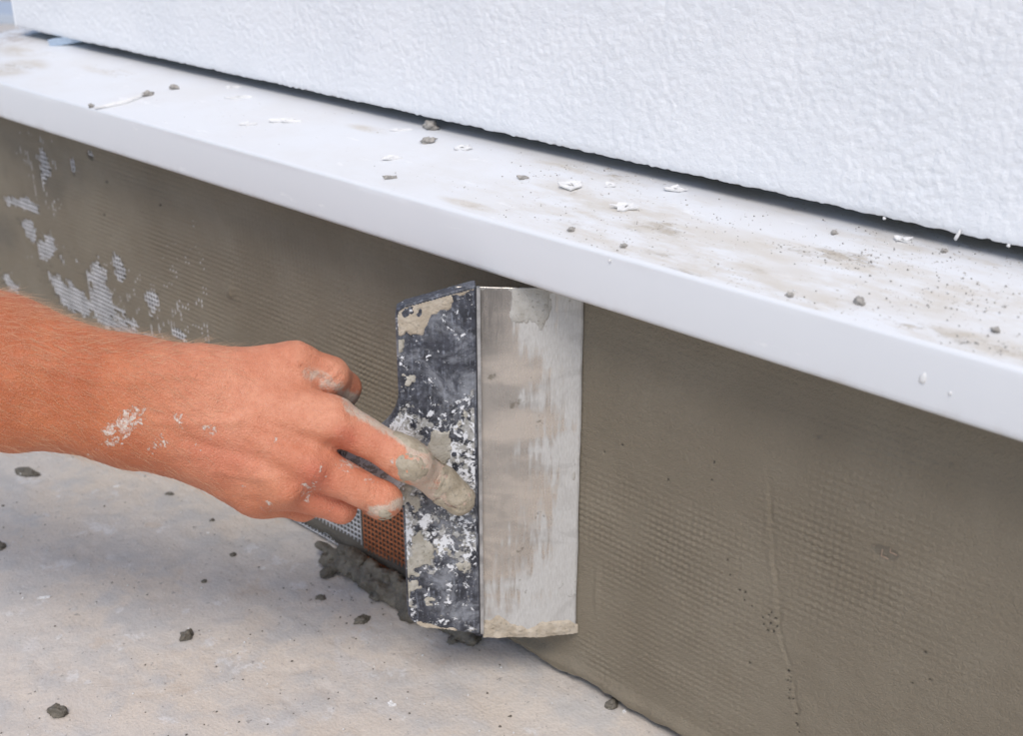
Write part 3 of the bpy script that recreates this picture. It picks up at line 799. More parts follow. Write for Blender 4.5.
def blade_top(a, z):
    v = .5 * fbm(a * 150, z * 26, seed=143, oct=4, gain=.6) + .85 * np.exp(-((z - .292) / .013) ** 2 - ((a - .036) / .018) ** 2) + .5 * np.exp(-((ZT - z) / .005)) - .42
    return 0.0013 * sstep(0, .25, v) - .0007 + .00025 * fbm(a * 260, z * 80, seed=144, oct=3)
smear('mortar_smear', 0.0, WS - .003, ZT - .055, ZT + .001, blade_top, bf, M_FILM, 140, 110)
def blade_edge(a, z):
    v = fbm(a * 160, z * 60, seed=145, oct=4) + .75 * np.exp(-a / .004) - .55
    return 0.0012 * sstep(0, .3, v) - .0006
smear('mortar_smear', 0.0022, .020, ZB + .02, ZT - .03, blade_edge, bf, M_FILM, 40, 300)
# folded rim where the blade is clamped
mb = MB(); mb.box(T(WS - .0035, ZB + .0035, 0.0010), VT * .0022, UT * (ZT - ZB - .001), NT * .0034); 
o = adopt(mb.build('clamp_rim', mat_plain('bare_steel', (0.55, 0.54, 0.53), 0.4, .4, 90, .0006, .6)), trowel)
mb = MB(); mb.box(T(WS - .0012, ZB + .003, 0.0008), VT * .0018, UT * (ZT - ZB), NT * .0036); adopt(mb.build('clamp_groove', M_BLACK), trowel)
# rivets
def disc(mb, c, r, h, nseg=12):
    ring = [(math.cos(2 * math.pi * k / nseg), math.sin(2 * math.pi * k / nseg)) for k in range(nseg)]
    V = [c + VT * (a * r) + UT * (b_ * r) for a, b_ in ring] + [c + VT * (a * r * .7) + UT * (b_ * r * .7) + NT * h for a, b_ in ring]
    mb.add(V, [tuple(range(nseg, 2 * nseg))] + [(k, (k + 1) % nseg, nseg + (k + 1) % nseg, nseg + k) for k in range(nseg)])
for (px, py) in [(454, 454), (448, 592)]:
    q = at_plane(px, py, NT, T(0, 0, HN1)); mb = MB(); disc(mb, q + NT * .0006, .0018, .0008); o = adopt(mb.build('rivet', M_HOLDER), trowel); fix_normals(o)
# handle: oval grip running back through the fist
HZ = ZM - 0.002
secs = [(WL + .040, .021, .0090), (WL + .060, .016, .0120), (WL + .075, .0145, .0130), (WL + .088, .0140, .0130), (WL + .097, .010, .0095), (WL + .100, .004, .004)]
V = []; ns = 20
for (w, ru, rn) in secs:
    for k in range(ns):
        a = 2 * math.pi * k / ns
        V.append(T(w, HZ + ru * math.sin(a), -0.001 + rn * math.cos(a)))
Fh = [(i * ns + k, i * ns + (k + 1) % ns, (i + 1) * ns + (k + 1) % ns, (i + 1) * ns + k) for i in range(len(secs) - 1) for k in range(ns)] + [tuple(range(ns)), tuple(range((len(secs) - 1) * ns, len(secs) * ns))]
o = adopt(link('handle', mesh_np('handle', np.array(V), np.array(Fh, dtype=object)), None, M_BLACK), trowel); fix_normals(o)
o.modifiers.new('sub', 'SUBSURF').render_levels = 2

# ------------------------------------------------------------------ arm and hand
def face_depth(px, py, n=HN1):
    q = at_plane(px, py, NT, T(0, 0, n)); return float((q - CAM) @ FWD)
HD = float((T(WL + .07, ZM, 0) - CAM) @ FWD)                   # depth of the grip axis
tipD = face_depth(462, 500) - 0.0112
mm = 0.001
J = lambda px, py, d: ((px - PXW / 2) / FPX * d, -(py - PXH / 2) / FPX * d, d)    # view-aligned metres
B0 = HD - 0.0285                                               # mean depth of the metacarpals
def hand_field(P):
    # forearm
    arm = smin(cone(P, J(-330, 262, B0 + .02), J(0, 351, B0 - .002), .044, .0325), cone(P, J(-330, 312, B0 + .03), J(0, 396, B0 + .006), .042, .0310), .030)
    arm = smin(arm, smin(cone(P, J(0, 351, B0 - .002), J(140, 383, B0 + .002), .0325, .0255), cone(P, J(0, 396, B0 + .006), J(135, 424, B0 + .006), .0310, .0250), .028), .020)
    arm = smin(arm, smin(cone(P, J(140, 383, B0 + .002), J(205, 389, B0 + .004), .0255, .0240), cone(P, J(135, 424, B0 + .006), J(200, 437, B0 + .006), .0250, .0225), .024), .020)
    # palm: metacarpals and the heel of the hand
    palm = cone(P, J(200, 395, B0 + .002), J(330, 418, B0 - .002), .0235, .0150)
    palm = smin(palm, cone(P, J(195, 415, B0 + .002), J(309, 462, B0 - .004), .0235, .0155), .012)
    palm = smin(palm, cone(P, J(190, 430, B0 + .003), J(283, 484, B0 + .001), .0225, .0150), .012)
    palm = smin(palm, cone(P, J(190, 440, B0 + .006), J(256, 490, B0 + .010), .0205, .0150), .012)
    palm = smin(palm, cone(P, J(205, 452, B0 + .018), J(262, 492, B0 + .022), .0180, .0140), .016)
    body = smin(arm, palm, .016)
    # knuckle and tendon relief
    body = smin(body, cone(P, J(240, 412, B0 - .0165), J(340, 430, B0 - .0125), .0042, .0062), .010)
    body = smin(body, cone(P, J(235, 425, B0 - .0170), J(314, 470, B0 - .0165), .0042, .0062), .010)
    body = smin(body, cone(P, J(228, 440, B0 - .0140), J(288, 492, B0 - .0120), .0038, .0056), .010)
    body = smin(body, cone(P, J(150, 372, B0 - .012), J(196, 366, B0 - .006), .0100, .0080), .016)
    # thumb, over the top of the grip
    th = cone(P, J(212, 384, B0 + .006), J(294, 364.5, B0 + .012), .0200, .0148)
    th2 = cone(P, J(294, 364, B0 + .012), J(330, 377, B0 + .020), .0142, .0125)
    th2 = smin(th2, cone(P, J(330, 377, B0 + .020), J(343, 388, B0 + .034), .0125, .0108), .006)
    th2 = smin(th2, cone(P, J(343, 388, B0 + .034), J(340, 402, B0 + .043), .0108, .0095), .006)
    body = smin(body, th, .016)
    body = smin(body, th2, .0045)
    # index, stretched along the holder
    ix = cone(P, J(334, 420, B0 - .001), J(408, 461, B0 + .001), .0140, .0116)
    ix = smin(ix, cone(P, J(400, 456.5, B0 + .000), J(414, 464, B0 - .0005), .0119, .0119), .008)
    ix = smin(ix, cone(P, J(408, 461, B0 + .001), J(441, 484, tipD - .004), .0114, .0111), .005)
    ix = smin(ix, cone(P, J(441, 484, tipD - .004), J(459, 499, tipD), .0110, .0106), .004)
    # middle, bent under the neck
    md = cone(P, J(309, 464, B0 - .003), J(384, 500, B0 + .004), .0140, .0112)
    md = smin(md, cone(P, J(384, 500, B0 + .004), J(379, 503, B0 + .034), .0112, .0102), .004)
    md = smin(md, cone(P, J(379, 503, B0 + .034), J(352, 490, B0 + .050), .0100, .0090), .004)
    # ring and little, tucked below
    rg = cone(P, J(283, 486, B0 + .002), J(341, 507, B0 + .018), .0138, .0106)
    rg = smin(rg, cone(P, J(341, 507, B0 + .018), J(335, 506, B0 + .044), .0106, .0098), .004)
    rg = smin(rg, cone(P, J(335, 506, B0 + .044), J(312, 488, B0 + .054), .0096, .0088), .004)
    lt = cone(P, J(258, 492, B0 + .012), J(304, 507, B0 + .030), .0130, .0094)
    lt = smin(lt, cone(P, J(304, 507, B0 + .030), J(298, 504, B0 + .050), .0094, .0086), .004)
    fing = smin(ix, md, .0022); fing = smin(fing, rg, .0022); fing = smin(fing, lt, .0022)
    return smin(body, fing, .0065)
hst = 0.0013
lo = np.array(J(-360, 540, B0 + .03)); hi = np.array(J(490, 215, B0))
lo[2] = B0 - .062; hi[2] = B0 + .075
n = np.ceil((hi - lo) / hst).astype(int)
G = np.stack(np.meshgrid(*[lo[k] + np.arange(n[k]) * hst for k in range(3)], indexing='ij'), -1).astype(np.float32)
parts_ = [hand_field(G[i:i + 40]) for i in range(0, n[0], 40)]
fld = np.concatenate(parts_, 0); del G
Vv, Fh = surface_nets(fld, lo, hst)
# small-scale unevenness
def vpx(V):  # view-aligned metres -> reference picture position (for laying out anatomy)
    return V[:, 0] / V[:, 2] * FPX + PXW / 2, PXH / 2 - V[:, 1] / V[:, 2] * FPX
def vnormals(V, F):
    a, b_, c, d = (V[F[:, k]] for k in range(4)); fn = np.cross(c - a, d - b_)
    N = np.zeros_like(V)
    for k in range(4): np.add.at(N, F[:, k], fn)
    return N / np.maximum(np.linalg.norm(N, axis=1, keepdims=True), 1e-12)
ctr = np.array([-.1, 0, .7])
# keep the one connected body
lab = np.arange(len(Vv))
E_ = np.concatenate([Fh[:, [0, 1]], Fh[:, [1, 2]], Fh[:, [2, 3]], Fh[:, [3, 0]]])
while True:
    old = lab.copy()
    np.minimum.at(lab, E_[:, 0], lab[E_[:, 1]]); np.minimum.at(lab, E_[:, 1], lab[E_[:, 0]]); lab = lab[lab]
    if (lab == old).all(): break
big_ = np.bincount(lab).argmax(); keep = lab == big_
rm_ = np.cumsum(keep) - 1; Fh = rm_[Fh[keep[Fh].all(1)]]; Vv = Vv[keep]
# relax the lattice steps
def relax(V, F, it):
    E = np.unique(np.sort(np.concatenate([F[:, [0, 1]], F[:, [1, 2]], F[:, [2, 3]], F[:, [3, 0]]]), 1), axis=0)
    for k in range(it):
        S = np.zeros_like(V); c = np.zeros(len(V))
        np.add.at(S, E[:, 0], V[E[:, 1]]); np.add.at(S, E[:, 1], V[E[:, 0]]); np.add.at(c, E[:, 0], 1); np.add.at(c, E[:, 1], 1)
        V = V + (0.5 if k % 2 == 0 else -0.52) * (S / c[:, None] - V)
    return V
Vv = relax(Vv, Fh, 6)
Nv = vnormals(Vv, Fh)
X3, Y3 = vpx(Vv)
def seg_d(px, py, a, b_):
    a = np.array(a, float); b_ = np.array(b_, float); d = b_ - a
    t = np.clip(((px - a[0]) * d[0] + (py - a[1]) * d[1]) / (d @ d), 0, 1)
    return np.hypot(px - a[0] - t * d[0], py - a[1] - t * d[1]), t
def gb(x, y, r): return np.exp(-(((X3 - x) ** 2 + (Y3 - y) ** 2) / (r * r)))
disp = 0.0006 * fbm(Vv[:, 0] * 120, Vv[:, 1] * 120, Vv[:, 2] * 120, seed=203, oct=3) + 0.0009 * fbm(Vv[:, 0] * 38, Vv[:, 1] * 38, Vv[:, 2] * 38, seed=201, oct=3)
facing = sstep(-.1, -.5, Nv[:, 2])
# creases: finger joints, web folds, wrist lines, veins
def crease(a, b_, w, dep):
    global disp
    d, t = seg_d(X3, Y3, a, b_); disp = disp - dep * np.exp(-(d / w) ** 2) * facing
def vein(pts, w, hgt):
    global disp
    m_ = np.full(len(X3), 1e9)
    for a, b_ in zip(pts[:-1], pts[1:]):
        d, t = seg_d(X3, Y3, a, b_); m_ = np.minimum(m_, d)
    disp = disp + hgt * np.exp(-(m_ / w) ** 2) * facing
for dx in (-7, -2, 3, 8): crease((404 + dx, 446), (396 + dx, 474), 1.5, .0010)
for dx in (-4, 0, 4): crease((444 + dx, 474), (434 + dx, 494), 1.5, .0008)
for dx in (-6, 0, 6): crease((378 + dx, 487), (370 + dx, 512), 1.5, .0009)
for k in range(4): crease((338 + 3 * k, 420 + 2 * k), (330 + 3 * k, 448 + 2 * k), 1.5, .0006)
ea = np.hypot(((X3 - 459) * .85 + (Y3 - 500) * .53) / 11.0, (-(X3 - 459) * .53 + (Y3 - 500) * .85) / 9.0)
disp = disp + facing * (0.0003 * sstep(1.0, .7, ea) - 0.0005 * np.exp(-((ea - 1.08) / .14) ** 2) * sstep(470, 455, X3))
crease((302, 366), (322, 380), 3.0, .0016)
for k in range(5): crease((296 + 5 * k, 462 + 3 * k), (290 + 4 * k, 486 + 3 * k), 1.5, .0005)
crease((322, 378), (335, 368), 2.0, .0006); crease((330, 384), (343, 374), 2.0, .0006)
crease((186, 440), (262, 462), 7.0, .0018)
crease((330, 444), (352, 456), 4.0, .0010); crease((322, 448), (300, 440), 8.0, .0010)
crease((178, 352), (196, 400), 4.0, .0007)
vein([(150, 420), (195, 424), (240, 420), (290, 436), (318, 446)], 4.5, .0009)
vein([(240, 420), (275, 402), (310, 400)], 4.0, .0007)
vein([(215, 470), (250, 478), (285, 476)], 4.0, .0007)
vein([(20, 360), (80, 378), (150, 380), (190, 372)], 6.0, .0007)
Vv = Vv + Nv * disp[:, None]
Nv = vnormals(Vv, Fh)
Rcw = np.stack([RGT, UPV, FWD], 0)
Vw = CAM + Vv @ Rcw
person = empty('person', at_depth(60, 390, B0))
tag(person, 'tanned bare right forearm and hand of a worker, plaster-spattered, index finger along the trowel', 'person')
me = mesh_np('arm', Vw, Fh)
skin_tone = sstep(250, 90, X3 + 14 * fbm(Vv[:, 0] * 30, Vv[:, 1] * 30, seed=211)) 
skin_tone = np.clip(skin_tone + 0.55 * sstep(455, 505, Y3) * sstep(330, 290, X3), 0, 1)  # besides the arm's tan, deeper tone towards the lower side of the hand
attr(me, 'tan', skin_tone)
red = 1.2 * gb(346, 438, 13) + 1.1 * gb(316, 477, 18) + 0.5 * gb(205, 455, 26) + 0.6 * gb(335, 512, 22) + .4 * gb(240, 462, 22) + .35 * gb(300, 505, 20) + .35 * gb(380, 440, 16) + 0.35 * gb(354, 385, 12)
attr(me, 'red', np.clip(red, 0, 1))
d_ix, _ = seg_d(X3, Y3, (352, 406), (430, 452)); d_th, _ = seg_d(X3, Y3, (308, 372), (350, 396)); d_mid, _ = seg_d(X3, Y3, (372, 512), (402, 503))
dusty = 0.95 * np.exp(-(d_ix / 9) ** 2) + 0.62 * np.exp(-(d_th / 10) ** 2) + .8 * np.exp(-(d_mid / 7) ** 2) + 1.0 * sstep(398, 425, X3) + .25 * sstep(230, 330, X3) + .3 * gb(345, 436, 8)
attr(me, 'dusty', np.clip(dusty, 0, 1.0))
speck = 0.25 + .95 * gb(128, 420, 17) + .85 * gb(115, 437, 14) + .9 * gb(142, 412, 10) + .85 * gb(160, 440, 10) + .9 * gb(178, 418, 10) + .95 * gb(210, 430, 11) + .8 * gb(268, 505, 12) + .75 * gb(305, 495, 16) + .7 * gb(245, 487, 10) + .75 * gb(275, 440, 6) + .8 * gb(150, 452, 8) + .55 * gb(90, 445, 22) + .85 * gb(350, 465, 14) + .75 * gb(372, 478, 12) + .7 * gb(396, 462, 14) + .7 * gb(335, 510, 14) + .6 * gb(320, 470, 22) + .5 * gb(190, 452, 22) + .5 * gb(230, 462, 16) + .6 * gb(345, 437, 8)
attr(me, 'speck', np.clip(speck, 0, 1.15))
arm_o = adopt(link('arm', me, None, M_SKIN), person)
# mortar crust on the index finger and knuckles: thin shell that dips under the skin where absent
mask = np.maximum(1.25 * sstep(428, 447, X3 + 10 * (Y3 - 480) / 40), 1.15 * gb(411, 467, 17))
mask = np.maximum(mask, 0.95 * gb(386, 517, 13)); mask = np.maximum(mask, .8 * gb(352, 467, 7))
mask = np.maximum(mask, .92 * np.exp(-(seg_d(X3, Y3, (398, 432), (450, 466))[0] / 8) ** 2)); mask = np.maximum(mask, .6 * gb(120, 436, 12))
mask = np.where(Nv[:, 2] < 0.25, mask, mask * .6)
nz_ = fbm(Vv[:, 0] * 110, Vv[:, 1] * 110, Vv[:, 2] * 110, seed=221, oct=4); cr = cellbump(Vv[:, 0] + .002 * nz_, Vv[:, 1] + .002 * nz_, 0.006, 77)
nf_ = fbm(Vv[:, 0] * 420, Vv[:, 1] * 420, Vv[:, 2] * 420, seed=225, oct=2)
thk = 0.00035 * nf_ + 0.0030 * (mask + 0.55 * nz_ - 0.62); thk = np.minimum(thk, .0007 + .0005 * nz_)
crk = np.abs(fbm(Vv[:, 0] * 85, Vv[:, 1] * 85, Vv[:, 2] * 85, seed=223, oct=2)); thk = thk - 0.0016 * np.exp(-(crk / .035) ** 2)
sel = (thk > -.0006); fs = Fh[sel[Fh].all(1)]
used = np.unique(fs); remap = -np.ones(len(Vw), int); remap[used] = np.arange(len(used))
me = mesh_np('mortar_crust', (Vw + (Nv @ Rcw) * np.minimum(thk, .0015)[:, None])[used], remap[fs])
o = adopt(link('mortar_crust', me, None, mat_dry_mortar('finger_crust', (0.39, 0.325, 0.235), (0.51, 0.44, 0.335))), person); o['label'] = 'pale cracked mortar crust on the fingers'; o['kind'] = 'stuff'
# forearm hair
rs = np.random.RandomState(4)
cand = np.where((X3 > -120) & (X3 < 262) & (Nv[:, 2] < .35))[0]
wgt = sstep(262, 120, X3[cand]) * (0.25 + .75 * sstep(470, 360, Y3[cand] - .2 * X3[cand] + 20)); wgt /= wgt.sum()
pick = rs.choice(cand, 3000, replace=False, p=wgt)
HV = []; HF = []; 
for i in pick:
    p0 = Vw[i]; nn = Nv[i] @ Rcw
    dirn = RGT * (0.9 + .2 * rs.randn()) + UPV * (-.30 + .35 * rs.randn()); dirn = dirn - nn * (dirn @ nn); dirn /= np.linalg.norm(dirn) + 1e-9
    L = (0.006 + .009 * rs.rand()); lift = .30 + .35 * rs.rand()
    sd_ = np.cross(dirn, nn); curl = rs.randn() * .2
    base = len(HV)
    for k in range(5):
        t = k / 4.0; c = p0 + dirn * L * t + nn * L * (lift * t - .22 * lift * t * t - .02) + sd_ * L * curl * t * t
        rr = 0.00007 * (1 - .8 * t)
        for a in (0, 2.094, 4.189): HV.append(c + sd_ * rr * math.cos(a) + nn * rr * math.sin(a))
    for k in range(4):
        for q in range(3): HF.append((base + 3 * k + q, base + 3 * k + (q + 1) % 3, base + 3 * k + 3 + (q + 1) % 3, base + 3 * k + 3 + q))
me = mesh_np('arm_hair', np.array(HV), np.array(HF)); adopt(link('arm_hair', me, None, M_HAIR), person)['kind'] = 'stuff'

# ------------------------------------------------------------------ mortar heap at the foot of the wall
def heap():
    pts = []
    R = random.Random(12)
    def g(px, py, z): 
        q = at_z(px, py, z); return q
    caps = [((318, 545), (352, 562), .010, .006, .009), ((322, 560), (346, 566), .006, .005, .008), ((324, 574), (338, 566), .004, .0045, .006), ((345, 566), (388, 592), .008, .009, .011), ((352, 556), (402, 590), .014, .007, .010), ((380, 590), (412, 612), .007, .009, .011), ((405, 604), (472, 640), .006, .010, .008), ((372, 598), (376, 600), .003, .004, .004), ((340, 549), (404, 586), .019, .004, .006)]
    cs = [(at_z(*a, z), at_z(*b_, z * .9), ra, rb) for a, b_, z, ra, rb in caps]
    P0 = np.array([c for c in [x[0] for x in cs] + [x[1] for x in cs]]); lo = P0.min(0) - .022; hi = P0.max(0) + .022; lo[2] = -.006
    h = .0010; n = np.ceil((hi - lo) / h).astype(int)
    G = np.stack(np.meshgrid(*[lo[k] + np.arange(n[k]) * h for k in range(3)], indexing='ij'), -1)
    f = None
    wv = .0045 * fbm(G[..., 0] * 60, G[..., 1] * 60, G[..., 2] * 60, seed=235, oct=2)
    for a, b_, ra, rb in cs:
        d = cone(G, a, b_, ra * .74, rb * .74)
        f = d if f is None else smin(f, d, .0045)
    f = f + wv + .0060 * np.abs(fbm(G[..., 0] * 90, G[..., 1] * 90, G[..., 2] * 120, seed=233, oct=3)) + .0014 * fbm(G[..., 0] * 330, G[..., 1] * 330, G[..., 2] * 330, seed=237, oct=2) - .0006
    f = np.maximum(f, -.004 - G[..., 2])
    V, F = surface_nets(f, lo, h)
    return mesh_np('mortar_heap', V, F)
hp = link('mortar_heap', heap(), None, M_WET); hp['kind'] = 'stuff'
tag(hp, 'ridge of wet grey mortar droppings along the wall foot beside the trowel', 'mortar')

# ------------------------------------------------------------------ crumbs on the ground
def on_ground(px, py): 
    q = at_z(px, py, 0.0); return np.array([q[0], q[1], float(ground_z(q[0], q[1])) - .0006])
clods = [
    ((27, 474), (.0115, .0042, .0042), 31, -.25, 'crescent-shaped grey mortar clod with white specks, nearest the forearm', True),
    ((0, 549), (.005, .004, .004), 32, .2, 'grey mortar clod cut by the left edge of the picture', False),
    ((170, 495), (.0042, .0018, .0016), 33, -.2, 'small flat dark mortar crumb just below the wrist', False),
    ((187, 637), (.0055, .0042, .0048), 34, .9, 'knobbly grey mortar clod dotted white, mid ground below the hand', True),
    ((58, 713), (.0062, .0046, .0046), 35, -.3, 'brownish grey mortar clod in the bottom left of the slab', False),
    ((204, 581), (.0024, .002, .002), 36, 0, 'tiny round crumb between the hand and the knobbly clod', False),
    ((233, 555), (.0028, .0022, .002), 37, .5, 'tiny brown crumb under the heel of the hand', False),
    ((321, 599), (.0042, .0022, .0022), 38, 0, 'small dark crumb left of the wet mortar ridge', False),
    ((362, 622), (.0056, .0040, .0042), 39, .6, 'squarish dark mortar clod below the wet mortar ridge', False),
    ((212, 521), (.002, .0016, .0015), 40, 0, 'tiny crumb close under the lower edge of the hand', False),
    ((454, 641), (.0050, .0034, .0040), 42, .3, 'dark wet lump under the black holder of the trowel', False),
    ((474, 643), (.0056, .0030, .0040), 43, .7, 'dark wet lump under the seam of the trowel blade', False),
    ((3, 506), (.0014, .0012, .001), 45, 0, 'tiny dark crumb at the left edge below the forearm', False),
    ((612, 707), (.0050, .0036, .0036), 46, .7, 'wet mortar lump at the wall foot near the bottom edge', False),
    ((500, 727), (.0012, .001, .001), 47, 0, 'tiny dark crumb near the bottom edge below the trowel', False),
    ((510, 716), (.0014, .0011, .001), 48, .4, 'tiny crumb on the slab below the blade', False),
]
for (pp, s, seed, rot, lab, wh) in clods:
    q = on_ground(*pp)
    o = lumps('mortar_clod', q, s, seed, M_WET if not wh else M_WET, sub=4 if s[0] > .003 else 2, amp=.42, freq=1.9, rot=rot + YAW * 0 + .75)
    tag(o, lab, 'mortar clod', 'mortar clods on the slab')
    if wh:
        R = random.Random(seed)
        for k in range(5):
            v = o.data.vertices[R.randrange(len(o.data.vertices))].co
            if v.z < s[2] * .4: continue
            w = lumps('white_speck', (0, 0, 0), (.0011, .0009, .0008), seed + k, M_FLAKE, parent=o, sub=1)
            w.location = (v.x, v.y, v.z - .0004)
def flake(name, loc, size, seed, mat, rot, curl=.3, tilt=0.12, label='', cat='flake', group=None, thick=.0006):
    R = random.Random(seed); nr = 12; mb = MB()
    rr = [0.45 + .75 * R.random() for k in range(nr)]
    V = []
    for ring in (0.0, .5, 1.0):
        for k in range(nr):
            a = 2 * math.pi * k / nr; q = rr[k] * ring
            x, y = math.cos(a) * q, math.sin(a) * q
            V.append([x * size[0], y * size[1], curl * size[1] * (x * x * .6 + y * y * .4) + R.uniform(-.14, .14) * size[1]])
    V = np.array(V); top = V.copy(); top[:, 2] += thick
    c = math.cos(rot); s_ = math.sin(rot); Rm = np.array([[c, -s_, 0], [s_, c, 0], [0, 0, 1]]) @ np.array([[1, 0, 0], [0, math.cos(tilt), -math.sin(tilt)], [0, math.sin(tilt), math.cos(tilt)]])
    A = np.concatenate([V, top]) @ Rm.T; A[:, 2] -= A[:, 2].min()
    F = []
    m3 = 3 * nr
    for r_ in (0, 1):
        for k in range(nr):
            a, b_, c_, d = r_ * nr + k, r_ * nr + (k + 1) % nr, (r_ + 1) * nr + (k + 1) % nr, (r_ + 1) * nr + k
            if r_ == 0: F += [(a, c_, d)[::-1], (m3 + a, m3 + c_, m3 + d)] if k else [(a, c_, d)[::-1], (m3 + a, m3 + c_, m3 + d)]
            else: F += [(a, d, c_, b_), (m3 + a, m3 + b_, m3 + c_, m3 + d)]
    for k in range(nr): F.append((2 * nr + k, 2 * nr + (k + 1) % nr, m3 + 2 * nr + (k + 1) % nr, m3 + 2 * nr + k))
    mb.add(A, F); o = mb.build(name, mat); o.location = [float(x) for x in loc]
    return tag(o, label, cat, group)
for k, (pp, s, rot, lab) in enumerate([((392, 704), (.0040, .0030), .4, 'white plaster flake lying alone on the slab below the trowel'),
                                       ((45, 598), (.0055, .0022), .9, 'thin white flake on the slab in the left half'),
                                       ((116, 486), (.0032, .0016), .8, 'small white flake right of the crescent clod'),
                                       ((624, 713), (.0016, .0014), 0, 'white dot at the wall foot near the bottom edge'),
                                       ((208, 533), (.0018, .0012), 0, 'tiny white flake under the heel of the hand')]):
    flake('plaster_flake', on_ground(*pp), s, 300 + k, M_FLAKE, rot, label=lab, group='white flakes on the slab', thick=.0010)
def crumbs(name, spots, mat, smin_, smax_, seed):
    R = random.Random(seed); mb = MB()
    for q in spots:
        s = smin_ + (smax_ - smin_) * R.random() ** 3
        V = [np.array(q) + s * np.array(v) * R.uniform(.6, 1.2) for v in [(1, 0, .3), (-1, .2, .35), (0, 1, .3), (.1, -1, .3), (0, 0, 1.0), (0, 0, -.3)]]
        mb.add(V, [(0, 2, 4), (2, 1, 4), (1, 3, 4), (3, 0, 4), (2, 0, 5), (1, 2, 5), (3, 1, 5), (0, 3, 5)])
    return mb.build(name, mat, None, True)
R = random.Random(77)
def gspots(n, gen): 
    out = []
    while len(out) < n:
        px, py = gen()
        q = at_z(px, py, 0)
        if q[1] < -.004: out.append((q[0], q[1], float(ground_z(q[0], q[1]))))
    return out
o = crumbs('white_grit', gspots(380, lambda: (R.uniform(-60, 620), R.uniform(440, 760))), M_FLAKE, .0003, .0014, 1); tag(o, 'scattered white plaster grit on the slab', 'grit', kind='stuff')
o = crumbs('grey_grit', gspots(300, lambda: (R.uniform(-60, 640), R.uniform(440, 770))) + gspots(70, lambda: (R.gauss(370, 60), R.gauss(600, 22))), M_WET, .0003, .0013, 2); tag(o, 'scattered dark mortar grit on the slab', 'grit', kind='stuff')

# ------------------------------------------------------------------ crumbs and flakes on the ledge
def ledge_pt(px, py):
    q = at_ledge(px, py); return np.array([q[0], q[1], q[2] + .0001 - .0003])
for k, (pp, s, rot, mat, lab) in enumerate([
        ((573, 188), (.0088, .0062), .5, M_FLAKE, 'broad white flake on the ledge above the blade'),
        ((625, 209), (.0085, .0055), .6, M_FLAKE, 'white flake with grey underside beside the dirt streak on the ledge'),
        ((463, 149), (.0075, .0055), .3, M_FLAKE, 'white flake on the ledge near the stucco, right of the grey pebble'),
        ((392, 159), (.0075, .0030), .9, M_FLAKE, 'curled pale flake on the ledge left of the grey crumb'),
        ((390, 178), (.0070, .0026), .75, M_CHIP, 'flat grey chip near the fold of the ledge'),
        ((522, 179), (.0045, .0030), .2, M_CHIP, 'small grey chip on the ledge between two white flakes'),
        ((240, 98), (.014, .0035), .7, M_FLAKE, 'long white flake on the ledge close to the stucco'),
        ((285, 122), (.014, .0045), .65, M_FLAKE, 'white flake cluster on the ledge, left third'),
        ((232, 88), (.009, .0024), .7, M_FLAKE, 'thin white sliver tight under the stucco'),
        ((676, 191), (.0070, .0045), .4, M_FLAKE, 'ragged white flake at the stucco foot above the dirt streak'),
        ((902, 241), (.0055, .0040), .4, M_FLAKE, 'white flake at the stucco foot, right part of the ledge'),
        ((610, 186), (.0050, .0030), .4, M_FLAKE, 'small white flake just right of the broad flake'),
        ((247, 125), (.009, .0035), .7, M_FLAKE, 'pale flake on the ledge between the sliver and the strip'),
        ((400, 131), (.009, .0022), .75, M_FLAKE, 'thin white sliver left of the grey pebble')]):
    flake('ledge_flake', ledge_pt(*pp), s, 400 + k, mat, rot, label=lab, group='flakes on the ledge', curl=.22, tilt=.16, thick=.0010)
for k, (pp, s, lab) in enumerate([((431, 129), (.0060, .0048, .0045), 'rounded grey pebble on the ledge near the stucco'), ((428, 143), (.0055, .0034, .0026), 'grey crumb on the ledge just below the pebble'),
                                  ((571, 231), (.0024, .0020, .0018), 'small grey crumb on the ledge fold above the blade'), ((859, 304), (.0026, .0020, .0026), 'upright grey crumb on the ledge fold, right half'), ((790, 296), (.0022, .0018, .0012), 'small grey crumb on the ledge fold, centre right'),
                                  ((148, 96), (.0050, .0032, .003), 'dark crumb at the end of the white strip on the ledge'), ((91, 107), (.0030, .0024, .002), 'dark crumb at the left end of the white strip on the ledge'), ((174, 89), (.0045, .0030, .0025), 'dark crumb on the ledge right of the white strip'),
                                  ((944, 252), (.0020, .0018, .0014), 'dark crumb on the ledge under the stucco, right'), ((995, 331), (.0020, .0018, .0014), 'dark crumb on the ledge fold at far right'), ((834, 234), (.0020, .0018, .0014), 'dark crumb on the ledge near the stucco'), ((624, 247), (.0024, .0018, .0014), 'grey crumb on the ledge fold beneath the white-topped flake')]):
    o = lumps('ledge_crumb', ledge_pt(*pp), s, 500 + k, M_CHIP, sub=3, amp=.5, freq=2.2, rot=k); tag(o, lab, 'crumb', 'crumbs on the ledge')
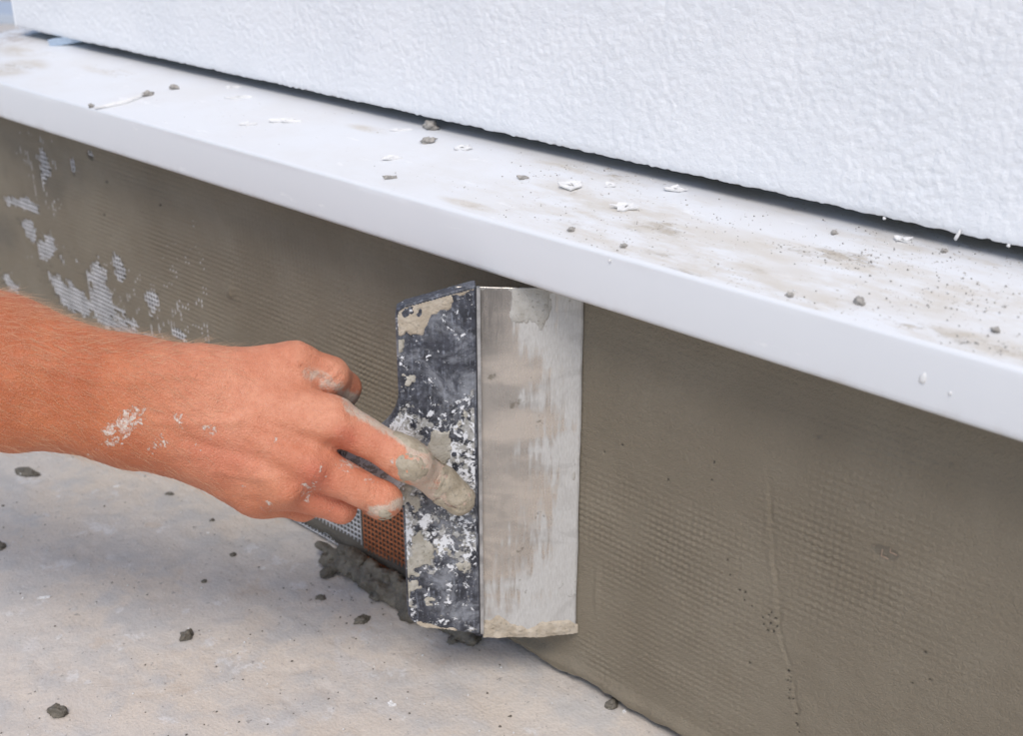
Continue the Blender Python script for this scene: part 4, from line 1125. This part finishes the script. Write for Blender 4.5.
# curved white strip
cp = [ledge_pt(95, 110), ledge_pt(110, 107), ledge_pt(125, 104), ledge_pt(138, 99), ledge_pt(147, 95)]
V = []; Fq = []
for i, c in enumerate(cp):
    d = cp[min(i + 1, 4)] - cp[max(i - 1, 0)]; d /= np.linalg.norm(d); sdv = np.array([-d[1], d[0], 0]); r_ = [.0010, .0024, .0030, .0028, .0014][i]
    for a in range(8): V.append(c + sdv * r_ * math.cos(a * math.pi / 4) + np.array([0, 0, .0018 + r_ * .8 * math.sin(a * math.pi / 4)]))
Fq = [(i * 8 + k, i * 8 + (k + 1) % 8, i * 8 + 8 + (k + 1) % 8, i * 8 + 8 + k) for i in range(4) for k in range(8)] + [tuple(range(8)), tuple(range(32, 40))]
o = link('plaster_strip', mesh_np('plaster_strip', np.array(V), np.array(Fq, dtype=object)), None, M_FLAKE); fix_normals(o)
tag(o, 'curved white strip of dried plaster on the left of the ledge', 'plaster strip')
def lspots(n, gen):
    out = []
    while len(out) < n:
        px, py = gen(); q = ledge_pt(px, py)
        if LF + .003 < q[1] < SY + .015: out.append(tuple(q + np.array([0, 0, .0003])))
    return out
def along():
    px = R.choice([R.uniform(600, 1060), R.uniform(420, 1060), R.uniform(-20, 1060)]); t = R.random(); return px, (20 + .2265 * px + 12) * (1 - t) + (89 + .271 * px - 5) * t
def clump():
    c = R.choice([(660, 228, 25, 6), (850, 262, 28, 7), (795, 250, 22, 6), (890, 240, 40, 10), (990, 345, 30, 8), (960, 300, 40, 12), (560, 170, 25, 7), (720, 232, 28, 9), (590, 215, 35, 8), (920, 270, 40, 16), (600, 245, 30, 8)])
    return R.gauss(c[0], c[2]), R.gauss(c[1], c[3])
o = crumbs('ledge_grit', lspots(220, along) + lspots(900, clump), M_CHIP, .0002, .0009, 3); tag(o, 'grey mortar grit strewn over the ledge', 'grit', kind='stuff')
o = crumbs('ledge_white_grit', lspots(110, along), M_FLAKE, .0003, .0013, 4); tag(o, 'white plaster grit strewn over the ledge', 'grit', kind='stuff')
